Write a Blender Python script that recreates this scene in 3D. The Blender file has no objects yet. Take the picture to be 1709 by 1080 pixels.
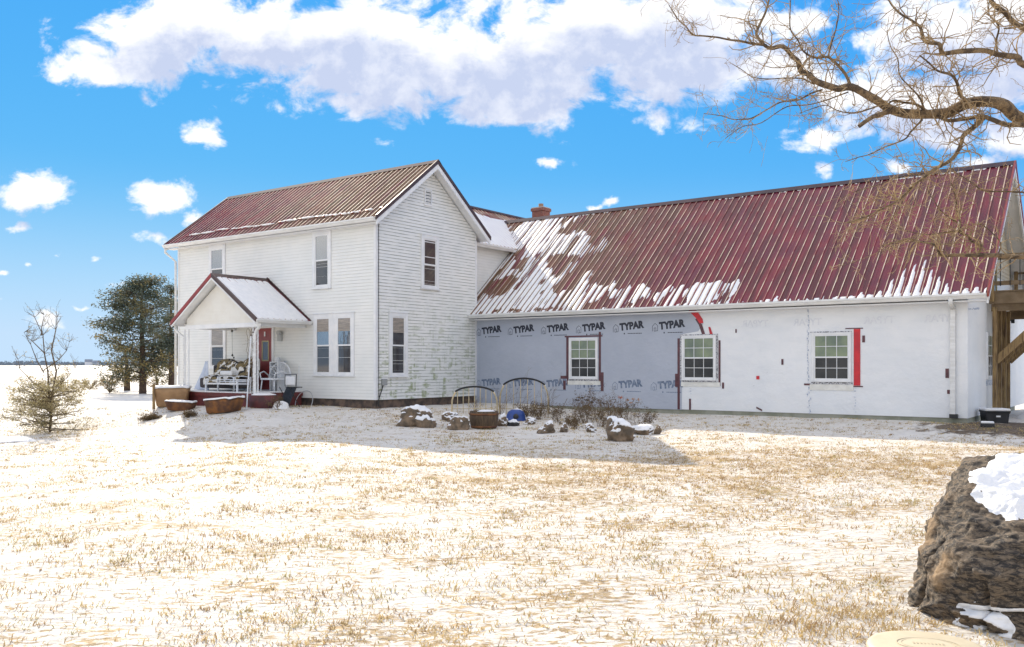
import bpy, bmesh, math, random
from mathutils import Vector, Matrix, noise as mn
R = math.radians
random.seed(7)
scene = bpy.context.scene
# ------------------------------------------------------------------ camera, sky, sun, exposure
CZ = 1.6
cam_d = bpy.data.cameras.new('camera'); cam = bpy.data.objects.new('camera', cam_d)
scene.collection.objects.link(cam); scene.camera = cam
cam.location = (0, 0, CZ); cam.rotation_euler = (R(90), 0, 0)
cam_d.sensor_width = 36; cam_d.lens = 36*1500/1709; cam_d.shift_y = 70/1709
cam_d.clip_start = .1; cam_d.clip_end = 6000
F, CX, HY = 1500., 854.5, 610.
E1 = Vector((.80757838, -.58976026, 0)); E2 = Vector((.58976026, .80757838, 0))
C0 = Vector((-4.21633, 27.8, 0)); TH = math.atan2(E1.y, E1.x)
SUN = (E1*-1.5 + E2*.92 + Vector((0, 0, 1))).normalized()
sun_el = math.asin(SUN.z); sun_az = math.atan2(SUN.x, SUN.y)
sd = bpy.data.lights.new('sun', 'SUN'); so = bpy.data.objects.new('sun', sd); scene.collection.objects.link(so)
sd.energy = 2.3; sd.angle = R(.5); sd.color = (1, .89, .73)
so.rotation_euler = SUN.to_track_quat('Z', 'Y').to_euler()
scene.view_settings.view_transform = 'Standard'; scene.view_settings.look = 'None'
scene.view_settings.exposure = 1.46; scene.view_settings.gamma = 1
scene.cycles.use_denoising = True; scene.cycles.max_bounces = 6; scene.cycles.diffuse_bounces = 3
scene.cycles.glossy_bounces = 3; scene.cycles.caustics_reflective = False; scene.cycles.caustics_refractive = False

class NT:
    def __init__(s, nt): s.nt = nt
    def n(s, typ, **k):
        nd = s.nt.nodes.new(typ)
        for a, b in k.items(): setattr(nd, a, b)
        return nd
    def put(s, sock, v):
        if isinstance(v, bpy.types.NodeSocket): s.nt.links.new(v, sock)
        elif v is not None:
            if isinstance(v, (tuple, list)) and len(v) == 3 and sock.type == 'RGBA': v = (*v, 1)
            sock.default_value = v
    def m(s, op, a, b=None, c=None, clamp=False):
        nd = s.n('ShaderNodeMath', operation=op, use_clamp=clamp)
        s.put(nd.inputs[0], a); s.put(nd.inputs[1], b); s.put(nd.inputs[2], c)
        return nd.outputs[0]
    def vm(s, op, a, b=None, out=0):
        nd = s.n('ShaderNodeVectorMath', operation=op)
        s.put(nd.inputs[0], a); s.put(nd.inputs[1], b)
        return nd.outputs[out]
    def ss(s, v, lo, hi, a=0., b=1.):
        nd = s.n('ShaderNodeMapRange', interpolation_type='SMOOTHSTEP')
        s.put(nd.inputs[0], v); s.put(nd.inputs[1], lo); s.put(nd.inputs[2], hi); s.put(nd.inputs[3], a); s.put(nd.inputs[4], b)
        return nd.outputs[0]
    def mix(s, f, a, b, blend='MIX'):
        nd = s.n('ShaderNodeMix', data_type='RGBA', blend_type=blend)
        s.put(nd.inputs[0], f); s.put(nd.inputs[6], a); s.put(nd.inputs[7], b)
        return nd.outputs[2]
    def noise(s, vec, scale, detail=4, rough=.55, dist=0., out=0):
        nd = s.n('ShaderNodeTexNoise')
        s.put(nd.inputs['Vector'], vec); nd.inputs['Scale'].default_value = scale
        nd.inputs['Detail'].default_value = detail; nd.inputs['Roughness'].default_value = rough
        nd.inputs['Distortion'].default_value = dist
        return nd.outputs[out]
    def xyz(s, v):
        nd = s.n('ShaderNodeSeparateXYZ'); s.put(nd.inputs[0], v); return nd.outputs
    def cxyz(s, x, y, z):
        nd = s.n('ShaderNodeCombineXYZ'); s.put(nd.inputs[0], x); s.put(nd.inputs[1], y); s.put(nd.inputs[2], z); return nd.outputs[0]

# ---- world: Nishita sky with procedural cumulus placed by direction
world = bpy.data.worlds.new('World'); scene.world = world; world.use_nodes = True
nt = world.node_tree; nt.nodes.clear(); w = NT(nt)
CLOUDS = [  # direction of centre (in photo pixels, i.e. tangent of azimuth / elevation), half sizes, weight
 (320, 62, 200, 78, .95), (560, 66, 240, 92, 1.), (700, 118, 250, 72, 1.05), (860, 100, 220, 98, 1.), (1010, 66, 190, 100, 1.),
 (190, 115, 105, 34, .95), (300, 75, 170, 70, .8), (850, 180, 130, 38, 1.), (590, 165, 100, 26, .8), (1120, 60, 150, 130, .95),
 (1290, 110, 130, 55, .75), (1190, 50, 120, 60, .9), (1300, 30, 100, 40, .7), (1480, 160, 120, 55, .85), (1560, 60, 120, 70, .9),
 (1680, 70, 130, 100, .95), (1640, 160, 160, 60, .9), (1520, 210, 140, 40, .9), (1690, 220, 90, 40, .85), (1370, 232, 55, 24, .8),
 (65, 316, 76, 33, .9), (268, 326, 62, 30, .95), (335, 362, 32, 17, .75), (272, 390, 56, 16, .75), (336, 225, 40, 22, .75), (915, 274, 34, 12, .8),
 (32, 381, 42, 8, .7), (85, 528, 32, 15, .7), (1012, 338, 17, 9, .75), (985, 344, 14, 5, .6), (215, 470, 24, 8, .6), (5, 495, 18, 14, .7),
 (48, 437, 12, 6, .6), (158, 433, 12, 8, .6), (5, 455, 8, 6, .6), (100, 424, 9, 4, .55), (135, 512, 16, 6, .6), (650, 236, 30, 8, .45),
 (1510, 282, 40, 14, .6), (1372, 292, 14, 12, .6), (1640, 262, 60, 14, .6), (-250, 250, 160, 60, .9), (-500, 80, 260, 90, .95),
 (2000, 120, 240, 120, .95), (2300, 320, 160, 60, .9), (-150, 450, 90, 22, .8), (2050, 420, 120, 28, .8), (300, -320, 500, 170, .9), (1300, -420, 600, 200, .95)]
def cloud_group():
    g = bpy.data.node_groups.new('cloud_density', 'ShaderNodeTree')
    g.interface.new_socket('UV', in_out='INPUT', socket_type='NodeSocketVector')
    g.interface.new_socket('Density', in_out='OUTPUT', socket_type='NodeSocketFloat')
    g.interface.new_socket('Body', in_out='OUTPUT', socket_type='NodeSocketFloat')
    q = NT(g); gi = q.n('NodeGroupInput'); go = q.n('NodeGroupOutput')
    uv = gi.outputs[0]
    wv = q.vm('SUBTRACT', q.noise(uv, 9, 3, .5, out=1), (.5, .5, .5))
    uvw = q.vm('ADD', uv, q.vm('MULTIPLY', wv, (.045, .03, 0)))
    wv2 = q.vm('SUBTRACT', q.noise(uv, 45, 3, .6, out=1), (.5, .5, .5))
    uvw = q.vm('ADD', uvw, q.vm('MULTIPLY', wv2, (.022, .016, 0)))
    acc = None
    for (px, py, rx, ry, am) in CLOUDS:
        u0, v0 = (px-CX)/F, (HY-py)/F
        d = q.vm('MULTIPLY', q.vm('SUBTRACT', uvw, (u0, v0, 0)), (F/rx, F/ry, 0))
        ln = q.vm('LENGTH', d, out=1)
        f = q.m('MULTIPLY', q.m('SUBTRACT', 1.25, ln), am*(.70 if rx < 80 else 1))
        acc = f if acc is None else q.m('MAXIMUM', acc, f)
    n1 = q.noise(q.vm('MULTIPLY', uv, (.8, 1.15, 1)), 20, 9, .62, .3)
    dens = q.m('ADD', acc, q.m('MULTIPLY', q.m('SUBTRACT', n1, .5), 2.5))
    q.put(go.inputs[0], q.ss(dens, .12, .62)); q.put(go.inputs[1], q.m('ADD', acc, q.m('MULTIPLY', q.m('SUBTRACT', n1, .5), 1.0)))
    return g
CG = cloud_group()
tc = w.n('ShaderNodeTexCoord'); X, Y, Z = w.xyz(tc.outputs['Generated'])
ym = w.m('MAXIMUM', Y, .08); u = w.m('DIVIDE', X, ym); v = w.m('DIVIDE', Z, ym)
uv = w.cxyz(u, v, 0)
g1 = w.n('ShaderNodeGroup'); g1.node_tree = CG; w.put(g1.inputs[0], uv)
g2 = w.n('ShaderNodeGroup'); g2.node_tree = CG; w.put(g2.inputs[0], w.cxyz(u, w.m('ADD', v, .030), 0))
sky = w.n('ShaderNodeTexSky', sky_type='NISHITA'); sky.sun_disc = False
sky.sun_elevation = sun_el; sky.sun_rotation = sun_az; sky.altitude = 200; sky.air_density = 1.0; sky.dust_density = .0; sky.ozone_density = 4
SKYC = sky.outputs[0]
sr, sg, sb = w.xyz(SKYC)      # grade of the Nishita sky: deeper, more saturated blue as in the photograph
skyg = w.cxyz(w.m('MINIMUM', w.m('MULTIPLY', w.m('POWER', sr, 1.18), .125), 1.7), w.m('MINIMUM', w.m('MULTIPLY', w.m('POWER', sg, .44), .87), 2.5), w.m('MULTIPLY', w.m('POWER', sb, .03), 3.25))
body = w.ss(g2.outputs[1], .30, .85)
nsoft = w.noise(uv, 30, 5, .6)
shade = w.m('MULTIPLY', body, w.ss(nsoft, .25, .7, .6, 1.15), clamp=True)
ccol = w.mix(shade, (4.3, 4.25, 4.25), (2.25, 2.5, 3.25))
dens = w.m('MULTIPLY', g1.outputs[0], w.m('MULTIPLY', w.ss(Y, .08, .2), w.ss(v, .0, .06)))
# unseen bright cloud behind the camera and overhead, added to fill the shade
n2 = w.noise(w.vm('MULTIPLY', tc.outputs['Generated'], (1, 1, 3)), 2.2, 8, .6)
fill_dens = w.m('MULTIPLY', w.ss(n2, .40, .52), w.m('MAXIMUM', w.m('MULTIPLY', w.ss(Y, .0, .2, 1, 0), w.ss(Z, .02, .15)), w.ss(Z, .55, .7)))
dall = w.m('MAXIMUM', dens, fill_dens)
ccol = w.mix(fill_dens, ccol, (5.4, 5.2, 4.9))
skyg = w.mix(w.m('MULTIPLY', w.ss(Z, .22, .0), .65), skyg, (2.3, 3.0, 3.7))
col = w.mix(w.m('MULTIPLY', dall, .96), skyg, ccol)
bg = w.n('ShaderNodeBackground'); bg.inputs[1].default_value = .10; w.put(bg.inputs[0], col)
w.nt.links.new(bg.outputs[0], w.n('ShaderNodeOutputWorld').inputs[0])
world.cycles.sampling_method = 'MANUAL'; world.cycles.sample_map_resolution = 512
# ------------------------------------------------------------------ helpers
def link(o): scene.collection.objects.link(o); return o
def W(a, b, z=0.): return C0 + E1*a + E2*b + Vector((0, 0, z))
def loc_ab(x, y):
    d = Vector((x, y, 0)) - C0; return d.dot(E1), d.dot(E2)
def at(px, py, Yd): return Vector(((px-CX)/F*Yd, Yd, CZ+(HY-py)/F*Yd))
def sstep(x, a, b):
    t = max(0., min(1., (x-a)/(b-a))); return t*t*(3-2*t)
def rd(a, b, a0, a1, b0, b1):
    dx = max(a0-a, 0, a-a1); dy = max(b0-b, 0, b-b1); return math.hypot(dx, dy)
def g(x, y):
    a, b = loc_ab(x, y)
    dh = min(rd(a, b, -10.4, 0, 0, 5), rd(a, b, -8.0, -2.2, -2.2, 0)); dl = rd(a, b, 0, 15.7, 5, 14)
    z = -.13 + .42*math.exp(-(dh/2.6)**2)
    z = max(z, -.13 + .27*math.exp(-(dl/3.2)**2)) if dh > 3 else z + max(0, .27*math.exp(-(dl/3.2)**2))*(1-math.exp(-(dh/2.)**2))
    z -= .33*sstep(-x, 3.5, 10.5)*(1-.95*math.exp(-(dh/2.6)**2))
    r = math.hypot(x, y)
    z += 2.0*sstep(r, 60, 620)*sstep(y, -50, 100)
    z += .05*(mn.noise((x*.35, y*.35, 3.1))) + .018*mn.noise((x*1.3, y*1.3, 7))
    if r < 40: z += .012*mn.noise((x*4, y*4, 1))
    return z
def hit(px, py):
    d = Vector(((px-CX)/F, 1, (HY-py)/F)); t = 3.
    while t < 400:
        p = Vector((0, 0, CZ)) + d*t
        if p.z < g(p.x, p.y): return p
        t += .03
    return p
def tag(o, label=None, cat=None, group=None, kind=None):
    if label: o['label'] = label
    if cat: o['category'] = cat
    if group: o['group'] = group
    if kind: o['kind'] = kind
    return o
def thing(name, label, cat, loc=(0, 0, 0), rz=0., group=None):
    o = bpy.data.objects.new(name, None); link(o); o.empty_display_size = .2
    o.location = loc; o.rotation_euler = (0, 0, rz)
    return tag(o, label, cat, group)
def thab(name, label, cat, a, b, z, rz=0., group=None): return thing(name, label, cat, W(a, b, z), TH+rz, group)
class MB:
    def __init__(s, T=None): s.v = []; s.f = []; s.T = T
    def add(s, vs, fs):
        k = len(s.v); s.v += [tuple(p) for p in vs]; s.f += [tuple(i+k for i in f) for f in fs]; return s
    def box(s, x0, x1, y0, y1, z0, z1):
        return s.add([(x0,y0,z0),(x1,y0,z0),(x1,y1,z0),(x0,y1,z0),(x0,y0,z1),(x1,y0,z1),(x1,y1,z1),(x0,y1,z1)],
                     [(0,3,2,1),(4,5,6,7),(0,1,5,4),(1,2,6,5),(2,3,7,6),(3,0,4,7)])
    def hexa(s, p8): return s.add(p8, [(0,3,2,1),(4,5,6,7),(0,1,5,4),(1,2,6,5),(2,3,7,6),(3,0,4,7)])
    def beam(s, p, q, wd, ht, up=(0, 0, 1)):
        p = Vector(p); q = Vector(q); d = (q-p).normalized(); up = Vector(up)
        sx = d.cross(up)
        if sx.length < 1e-4: sx = d.cross(Vector((1, 0, 0)))
        sx.normalize(); uz = sx.cross(d).normalized()
        c = [(-1,-1),(1,-1),(1,1),(-1,1)]
        return s.hexa([p+sx*(i*wd/2)+uz*(j*ht/2) for i, j in c] + [q+sx*(i*wd/2)+uz*(j*ht/2) for i, j in c])
    def prism(s, poly, ext):
        n = len(poly); e = Vector(ext); P = [Vector(p) for p in poly]
        return s.add(P+[p+e for p in P], [tuple(range(n))[::-1], tuple(range(n, 2*n))]+[(i, (i+1) % n, n+(i+1) % n, n+i) for i in range(n)])
    def tube(s, pts, r, n=8, cap=True, closed=False):
        P = [Vector(p) for p in pts]; m = len(P); rr = r if isinstance(r, (list, tuple)) else [r]*m
        vs = []; prev = None
        for i in range(m):
            if closed: t = P[(i+1) % m]-P[i-1]
            else: t = P[min(i+1, m-1)]-P[max(i-1, 0)]
            if t.length < 1e-9: t = Vector((0, 0, 1))
            t.normalize()
            if prev is None:
                ax = t.cross(Vector((0, 0, 1)))
                if ax.length < .05: ax = t.cross(Vector((1, 0, 0)))
            else:
                ax = prev - t*prev.dot(t)
                if ax.length < 1e-4: ax = t.cross(Vector((.3, .2, 1)))
            ax.normalize(); prev = ax; bx = t.cross(ax)
            for k in range(n):
                an = 2*math.pi*k/n; vs.append(P[i]+ax*(math.cos(an)*rr[i])+bx*(math.sin(an)*rr[i]))
        fs = []
        for i in range(m if closed else m-1):
            j = (i+1) % m
            for k in range(n): fs.append((i*n+k, i*n+(k+1) % n, j*n+(k+1) % n, j*n+k))
        if cap and not closed: fs += [tuple(range(n))[::-1], tuple(range((m-1)*n, m*n))]
        return s.add(vs, fs)
    def lathe(s, prof, n=24, c=(0, 0, 0)):
        vs = []; fs = []; m = len(prof)
        for (r, z) in prof:
            for k in range(n):
                an = 2*math.pi*k/n; vs.append((c[0]+r*math.cos(an), c[1]+r*math.sin(an), c[2]+z))
        for i in range(m-1):
            for k in range(n): fs.append((i*n+k, i*n+(k+1) % n, (i+1)*n+(k+1) % n, (i+1)*n+k))
        return s.add(vs, fs)
    def build(s, name, mat, parent=None, smooth=False, recalc=True, label=None, bev=0):
        me = bpy.data.meshes.new(name)
        vs = [tuple(s.T(*p)) for p in s.v] if s.T else s.v
        me.from_pydata(vs, [], s.f)
        if recalc and len(s.f) < 30000:
            bm = bmesh.new(); bm.from_mesh(me); bmesh.ops.recalc_face_normals(bm, faces=bm.faces[:])
            bm.to_mesh(me); bm.free()
        if smooth: me.polygons.foreach_set('use_smooth', [True]*len(me.polygons))
        for m_ in (mat if isinstance(mat, (list, tuple)) else [mat]): me.materials.append(m_)
        me.update(); o = bpy.data.objects.new(name, me); link(o)
        if parent: o.parent = parent
        if label: o['label'] = label
        if bev:
            md = o.modifiers.new('bevel', 'BEVEL'); md.width = bev; md.segments = 2; md.limit_method = 'ANGLE'
        return o
def islands(m_):
    par = list(range(len(m_.v)))
    def fd(i):
        while par[i] != i: par[i] = par[par[i]]; i = par[i]
        return i
    for f in m_.f:
        for k in f[1:]: par[fd(k)] = fd(f[0])
    grp = {}
    for f in m_.f: grp.setdefault(fd(f[0]), []).append(f)
    for fs in grp.values():
        used = sorted({i for f in fs for i in f}); ix = {t: i for i, t in enumerate(used)}
        n = MB(m_.T); n.v = [m_.v[i] for i in used]; n.f = [tuple(ix[i] for i in f) for f in fs]; yield n
def build_each(m_, name, matl, parent, **k):
    return [n.build(name, matl, parent, **k) for n in islands(m_)]
# ------------------------------------------------------------------ materials
MATS = {}
def mat(name, c1, c2=None, scale=4., rough=.6, metal=0., bump=0., bscale=20., lo=.35, hi=.65, stretch=(1, 1, 1), spec=.5, detail=5, fn=None):
    m_ = bpy.data.materials.new(name); m_.use_nodes = True; q = NT(m_.node_tree)
    bs = m_.node_tree.nodes['Principled BSDF']
    tcn = q.n('ShaderNodeTexCoord'); vec = q.vm('MULTIPLY', tcn.outputs['Object'], stretch)
    col = c1
    if c2 is not None: col = q.mix(q.ss(q.noise(vec, scale, detail), lo, hi), c1, c2)
    if fn: col = fn(q, tcn.outputs['Object'], col)
    q.put(bs.inputs['Base Color'], col)
    bs.inputs['Roughness'].default_value = rough; bs.inputs['Metallic'].default_value = metal
    bs.inputs['Specular IOR Level'].default_value = spec
    if bump:
        bn = q.n('ShaderNodeBump'); bn.inputs['Strength'].default_value = 1; bn.inputs['Distance'].default_value = bump
        q.put(bn.inputs['Height'], q.noise(vec, bscale, 6, .6)); q.put(bs.inputs['Normal'], bn.outputs[0])
    MATS[name] = m_; return m_
snow = mat('snow', (.86, .85, .84), (.80, .80, .80), 6, .55, bump=.02, bscale=14)
def sid_grime_shade(q, P, col):
    x, y, z = q.xyz(P)
    n = q.noise(q.vm('MULTIPLY', P, (.9, .9, 3)), 2.3, 6, .65)
    n2 = q.noise(q.vm('MULTIPLY', P, (6, 6, .7)), 1.2, 4, .6)
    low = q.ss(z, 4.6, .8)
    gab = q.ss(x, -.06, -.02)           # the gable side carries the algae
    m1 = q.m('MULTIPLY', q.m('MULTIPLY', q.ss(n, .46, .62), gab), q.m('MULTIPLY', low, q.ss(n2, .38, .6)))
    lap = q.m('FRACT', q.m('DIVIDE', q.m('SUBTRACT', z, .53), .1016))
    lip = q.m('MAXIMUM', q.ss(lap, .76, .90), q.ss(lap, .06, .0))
    dirt_shade = q.m('MULTIPLY', lip, q.m('MULTIPLY', q.ss(q.noise(q.vm('MULTIPLY', P, (1.3, 1.3, 9)), 1.5, 5, .6), .30, .58), q.m('ADD', q.m('MULTIPLY', gab, .62), .16)))  # lip lines: grime, with the shade under each lap painted in
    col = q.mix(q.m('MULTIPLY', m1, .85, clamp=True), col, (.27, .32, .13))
    return q.mix(q.m('MINIMUM', dirt_shade, .75), col, (.20, .21, .17))
siding = mat('white_vinyl_siding', (.81, .805, .775), (.76, .765, .74), 1.2, .45, fn=sid_grime_shade)
siding_gable = siding
porch_siding = mat('porch_vinyl_siding', (.80, .78, .72), (.76, .73, .66), 2, .5)
trim = mat('white_trim', (.80, .80, .80), (.72, .73, .74), 3, .4)
gutterw = mat('white_gutter_metal', (.78, .78, .77), (.66, .66, .64), 2, .35, stretch=(1, 1, 6))
foundation = mat('dark_stone_foundation', (.055, .045, .04), (.16, .11, .08), 3.5, .9, bump=.03, bscale=8)
blockf = mat('concrete_block_foundation', (.34, .34, .28), (.24, .25, .19), 2.5, .9, bump=.008, bscale=40)
def roof_fn(q, P, col):
    n = q.noise(q.vm('MULTIPLY', P, (4.4, .5, .5)), 1., 3, .5)
    return q.mix(q.ss(n, .42, .62), col, (.095, .009, .015))
def roofmat(name):
    return mat(name, (.21, .014, .028), (.14, .012, .036), 1.1, .42, metal=.0, spec=.5, bump=.0015, bscale=6, fn=roof_fn)
roofm = roofmat('red_metal_roof')
def sheen_roof(name, x0, x1, amt):
    # olive-tan sun sheen painted into the colour over the stretch x0..x1 of the roof
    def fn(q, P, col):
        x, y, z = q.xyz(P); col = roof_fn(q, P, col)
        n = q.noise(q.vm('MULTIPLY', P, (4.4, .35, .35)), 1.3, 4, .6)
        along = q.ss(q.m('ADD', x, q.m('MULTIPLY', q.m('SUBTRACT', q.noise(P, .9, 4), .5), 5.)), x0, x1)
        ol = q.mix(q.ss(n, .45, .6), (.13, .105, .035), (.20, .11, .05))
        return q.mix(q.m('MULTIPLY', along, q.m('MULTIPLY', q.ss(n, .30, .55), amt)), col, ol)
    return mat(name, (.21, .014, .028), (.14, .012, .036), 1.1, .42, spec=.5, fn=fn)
roof_house = sheen_roof('sheen_house_roof_metal', -9., -1., .85)
roof_long = sheen_roof('sheen_long_roof_metal', 9.0, 1.5, .7)
def glint_fn(q, P, col):
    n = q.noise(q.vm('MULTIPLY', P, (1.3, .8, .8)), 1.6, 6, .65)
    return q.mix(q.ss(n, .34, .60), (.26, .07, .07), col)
glintm = mat('glint_painted_rib', (.76, .66, .52), (.66, .54, .38), 3, .6, fn=glint_fn, spec=.3)  # cream sun glint of the rib tops and left faces, painted as colour
brownm = mat('dark_brown_metal_trim', (.055, .028, .026), (.075, .04, .035), 2, .4)
ridgem = mat('ridge_cap_metal', (.09, .06, .07), (.06, .045, .055), 2, .75, spec=.2)
redm = mat('red_metal_trim', (.30, .035, .03), (.22, .03, .03), 3, .4)
glass_up = mat('upper_pane_glass', (.10, .13, .16), (.07, .09, .12), .8, .03, spec=1.)
glass_lo = mat('lower_pane_glass', (.035, .036, .042), (.06, .055, .055), 1.2, .04, spec=.8)
screenm = mat('window_screen', (.02, .022, .024), (.05, .05, .05), 1.5, .25, spec=.4)
glass_green = mat('new_window_glass', (.24, .27, .13), (.13, .15, .09), 1.3, .05, spec=.8)
curtain = mat('window_blind', (.42, .36, .30), (.28, .25, .22), 3, .8, stretch=(1, 1, 12))
for nm_, v_ in (('upper_pane_glass', 2.2), ('lower_pane_glass', 1.6), ('new_window_glass', 1.6)):
    MATS[nm_].node_tree.nodes['Principled BSDF'].inputs['IOR'].default_value = v_
def nails(q, P, col):
    vo = q.n('ShaderNodeTexVoronoi', feature='F1'); q.put(vo.inputs['Vector'], q.vm('MULTIPLY', P, (1, 0, 1))); vo.inputs['Scale'].default_value = 1.9
    spot = q.ss(vo.outputs[0], .026, .016)
    wr = q.noise(q.vm('MULTIPLY', P, (.5, .5, 2.)), 2.5, 4, .6)
    col = q.mix(q.ss(wr, .45, .75, 0, .25), col, (.62, .66, .70))
    return q.mix(q.m('MULTIPLY', spot, .55), col, (.12, .12, .14))
wrapw = mat('white_house_wrap', (.80, .81, .82), (.75, .77, .79), .9, .5, bump=.05, bscale=1.4, fn=nails)
def nails2(q, P, col):
    vo = q.n('ShaderNodeTexVoronoi', feature='F1'); q.put(vo.inputs['Vector'], q.vm('MULTIPLY', P, (1, 0, 1))); vo.inputs['Scale'].default_value = 1.6
    wv_ = q.noise(q.vm('MULTIPLY', P, (2, 2, 40)), 2, 3)
    col = q.mix(q.ss(wv_, .4, .7, 0, .35), col, (.33, .38, .47))
    return q.mix(q.m('MULTIPLY', q.ss(vo.outputs[0], .035, .02), .8), col, (.85, .87, .9))
wrapg = mat('grey_house_wrap', (.44, .475, .55), (.40, .435, .51), .8, .5, bump=.05, bscale=1.6, fn=nails2)
blackink = mat('black_ink', (.018, .022, .04), rough=.5)
greyink = mat('faded_blue_grey_ink', (.10, .14, .22), (.20, .25, .34), 9, .5)
faintink = mat('faint_show_through_ink', (.66, .68, .72), (.74, .75, .78), 9, .5)
tapem = mat('dark_red_sheathing_tape', (.075, .025, .035), (.12, .04, .05), 5, .4)
taper = mat('red_sheathing_tape', (.62, .02, .03), (.45, .015, .03), 4, .4)
beige = mat('beige_siding', (.50, .44, .33), (.46, .41, .31), 1, .6)
beigetrim = mat('tan_painted_trim', (.45, .38, .20), (.38, .33, .18), 2, .6)
brick = mat('chimney_brick_base', (.28, .09, .06), (.2, .07, .05), 12, .9, bump=.01)
doorm = mat('red_door_paint', (.26, .035, .035), (.2, .03, .03), 2, .35)
def wood_fn(q, P, col):
    n = q.noise(q.vm('MULTIPLY', P, (18, 18, 1.2)), 1.5, 5, .6)
    return q.mix(q.ss(n, .4, .65), col, (.11, .065, .03))
lumber = mat('treated_lumber', (.36, .24, .10), (.27, .17, .075), 3, .75, fn=wood_fn, bump=.003)
lumberd = mat('weathered_lumber', (.17, .115, .06), (.24, .17, .10), 3, .8, bump=.004)
black = mat('black_plastic', (.014, .015, .018), (.03, .03, .034), 4, .45)
blackmetal = mat('black_metal', (.012, .012, .013), rough=.35)
whitepaint = mat('white_painted_wicker', (.72, .74, .76), (.6, .62, .66), 14, .5)
# ------------------------------------------------------------------ ground
def ground_fn(q, P, col):
    x, y, z = q.xyz(P)
    rr = q.vm('LENGTH', q.vm('MULTIPLY', P, (1, 1, 0)), out=1)
    fine = q.noise(q.vm('MULTIPLY', P, (5.5, 9, 0)), 1.7, 9, .68, .3)
    mid = q.noise(q.vm('MULTIPLY', P, (.55, .9, 0)), 1.3, 5, .6)
    big = q.noise(q.vm('MULTIPLY', P, (.10, .16, 0)), 1.6, 3, .5)
    # thin-snow belt across the middle of the lawn
    d1 = q.m('DIVIDE', q.m('SUBTRACT', y, q.m('ADD', 14.3, q.m('MULTIPLY', x, .22))), 3.1)
    belt = q.m('MULTIPLY', q.m('POWER', 2.718, q.m('MULTIPLY', -1., q.m('MULTIPLY', d1, d1))), q.ss(x, -4., 2.5))
    thr = q.m('SUBTRACT', q.m('ADD', .524, q.ss(y, 16., 21., 0, .035)), q.m('MULTIPLY', q.m('SUBTRACT', mid, .5), .5))
    thr = q.m('SUBTRACT', thr, q.m('MULTIPLY', belt, .075))
    thr = q.m('SUBTRACT', thr, q.m('MULTIPLY', q.m('SUBTRACT', big, .5), .12))
    thr = q.m('ADD', thr, q.ss(rr, 24, 60, 0, .3))
    mask = q.ss(q.m('SUBTRACT', fine, thr), 0, .07)
    stc = q.mix(q.ss(q.noise(P, 1.7, 6, .7), .35, .65), (.48, .33, .15), (.28, .18, .08))
    stc = q.mix(q.ss(q.noise(P, 21, 4, .7), .45, .62, 0, .7), stc, (.55, .40, .19))
    sn = q.mix(q.ss(q.noise(P, 3.1, 5), .3, .7), (.78, .735, .665), (.69, .65, .585))
    col = q.mix(q.m('MULTIPLY', mask, .88), sn, stc)
    # bare muddy patch by the deck
    du = q.m('DIVIDE', q.m('SUBTRACT', x, 13.4), 3.6); dv = q.m('DIVIDE', q.m('SUBTRACT', y, q.m('ADD', 21.8, q.m('MULTIPLY', q.m('SUBTRACT', x, 13.4), .12))), 1.9)
    dd = q.m('ADD', q.m('MULTIPLY', du, du), q.m('MULTIPLY', dv, dv))
    mm = q.ss(q.m('ADD', dd, q.m('MULTIPLY', q.m('SUBTRACT', q.noise(P, 2.2, 8, .7), .5), 2.6)), 1.1, .75)
    mud = q.mix(q.ss(q.noise(P, 9, 6, .7), .4, .6), (.09, .065, .045), (.22, .17, .12))
    return q.mix(mm, col, mud)
gm = mat('patchy_snow_over_straw_grass', (.85, .82, .78), rough=.75, spec=.2, fn=ground_fn)
q = NT(gm.node_tree); bs = gm.node_tree.nodes['Principled BSDF']; tcn = q.n('ShaderNodeTexCoord')
bn = q.n('ShaderNodeBump'); bn.inputs['Distance'].default_value = .085; bn.inputs['Strength'].default_value = 1.
h1 = q.noise(q.vm('MULTIPLY', tcn.outputs['Object'], (3.2, 6, 0)), 1.6, 8, .62, .4)
q.put(bn.inputs['Height'], h1); q.put(bs.inputs['Normal'], bn.outputs[0])
def make_ground():
    NT_, rs = 560, []
    r = .6
    while r < 3200: rs.append(r); r *= 1.021 if r < 60 else 1.06
    v = [(0, 0, g(0, 0))]; f = []
    for r in rs:
        for k in range(NT_):
            an = 2*math.pi*k/NT_; x, y = r*math.cos(an), r*math.sin(an)
            v.append((x, y, g(x, y)))
    for k in range(NT_): f.append((0, 1+k, 1+(k+1) % NT_))
    for i in range(len(rs)-1):
        for k in range(NT_):
            a = 1+i*NT_+k; b = 1+i*NT_+(k+1) % NT_; f.append((a, a+NT_, b+NT_, b))
    m_ = MB(); m_.v = v; m_.f = f
    o = m_.build('ground', gm, smooth=True, recalc=False); tag(o, kind='structure'); return o
make_ground()
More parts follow.
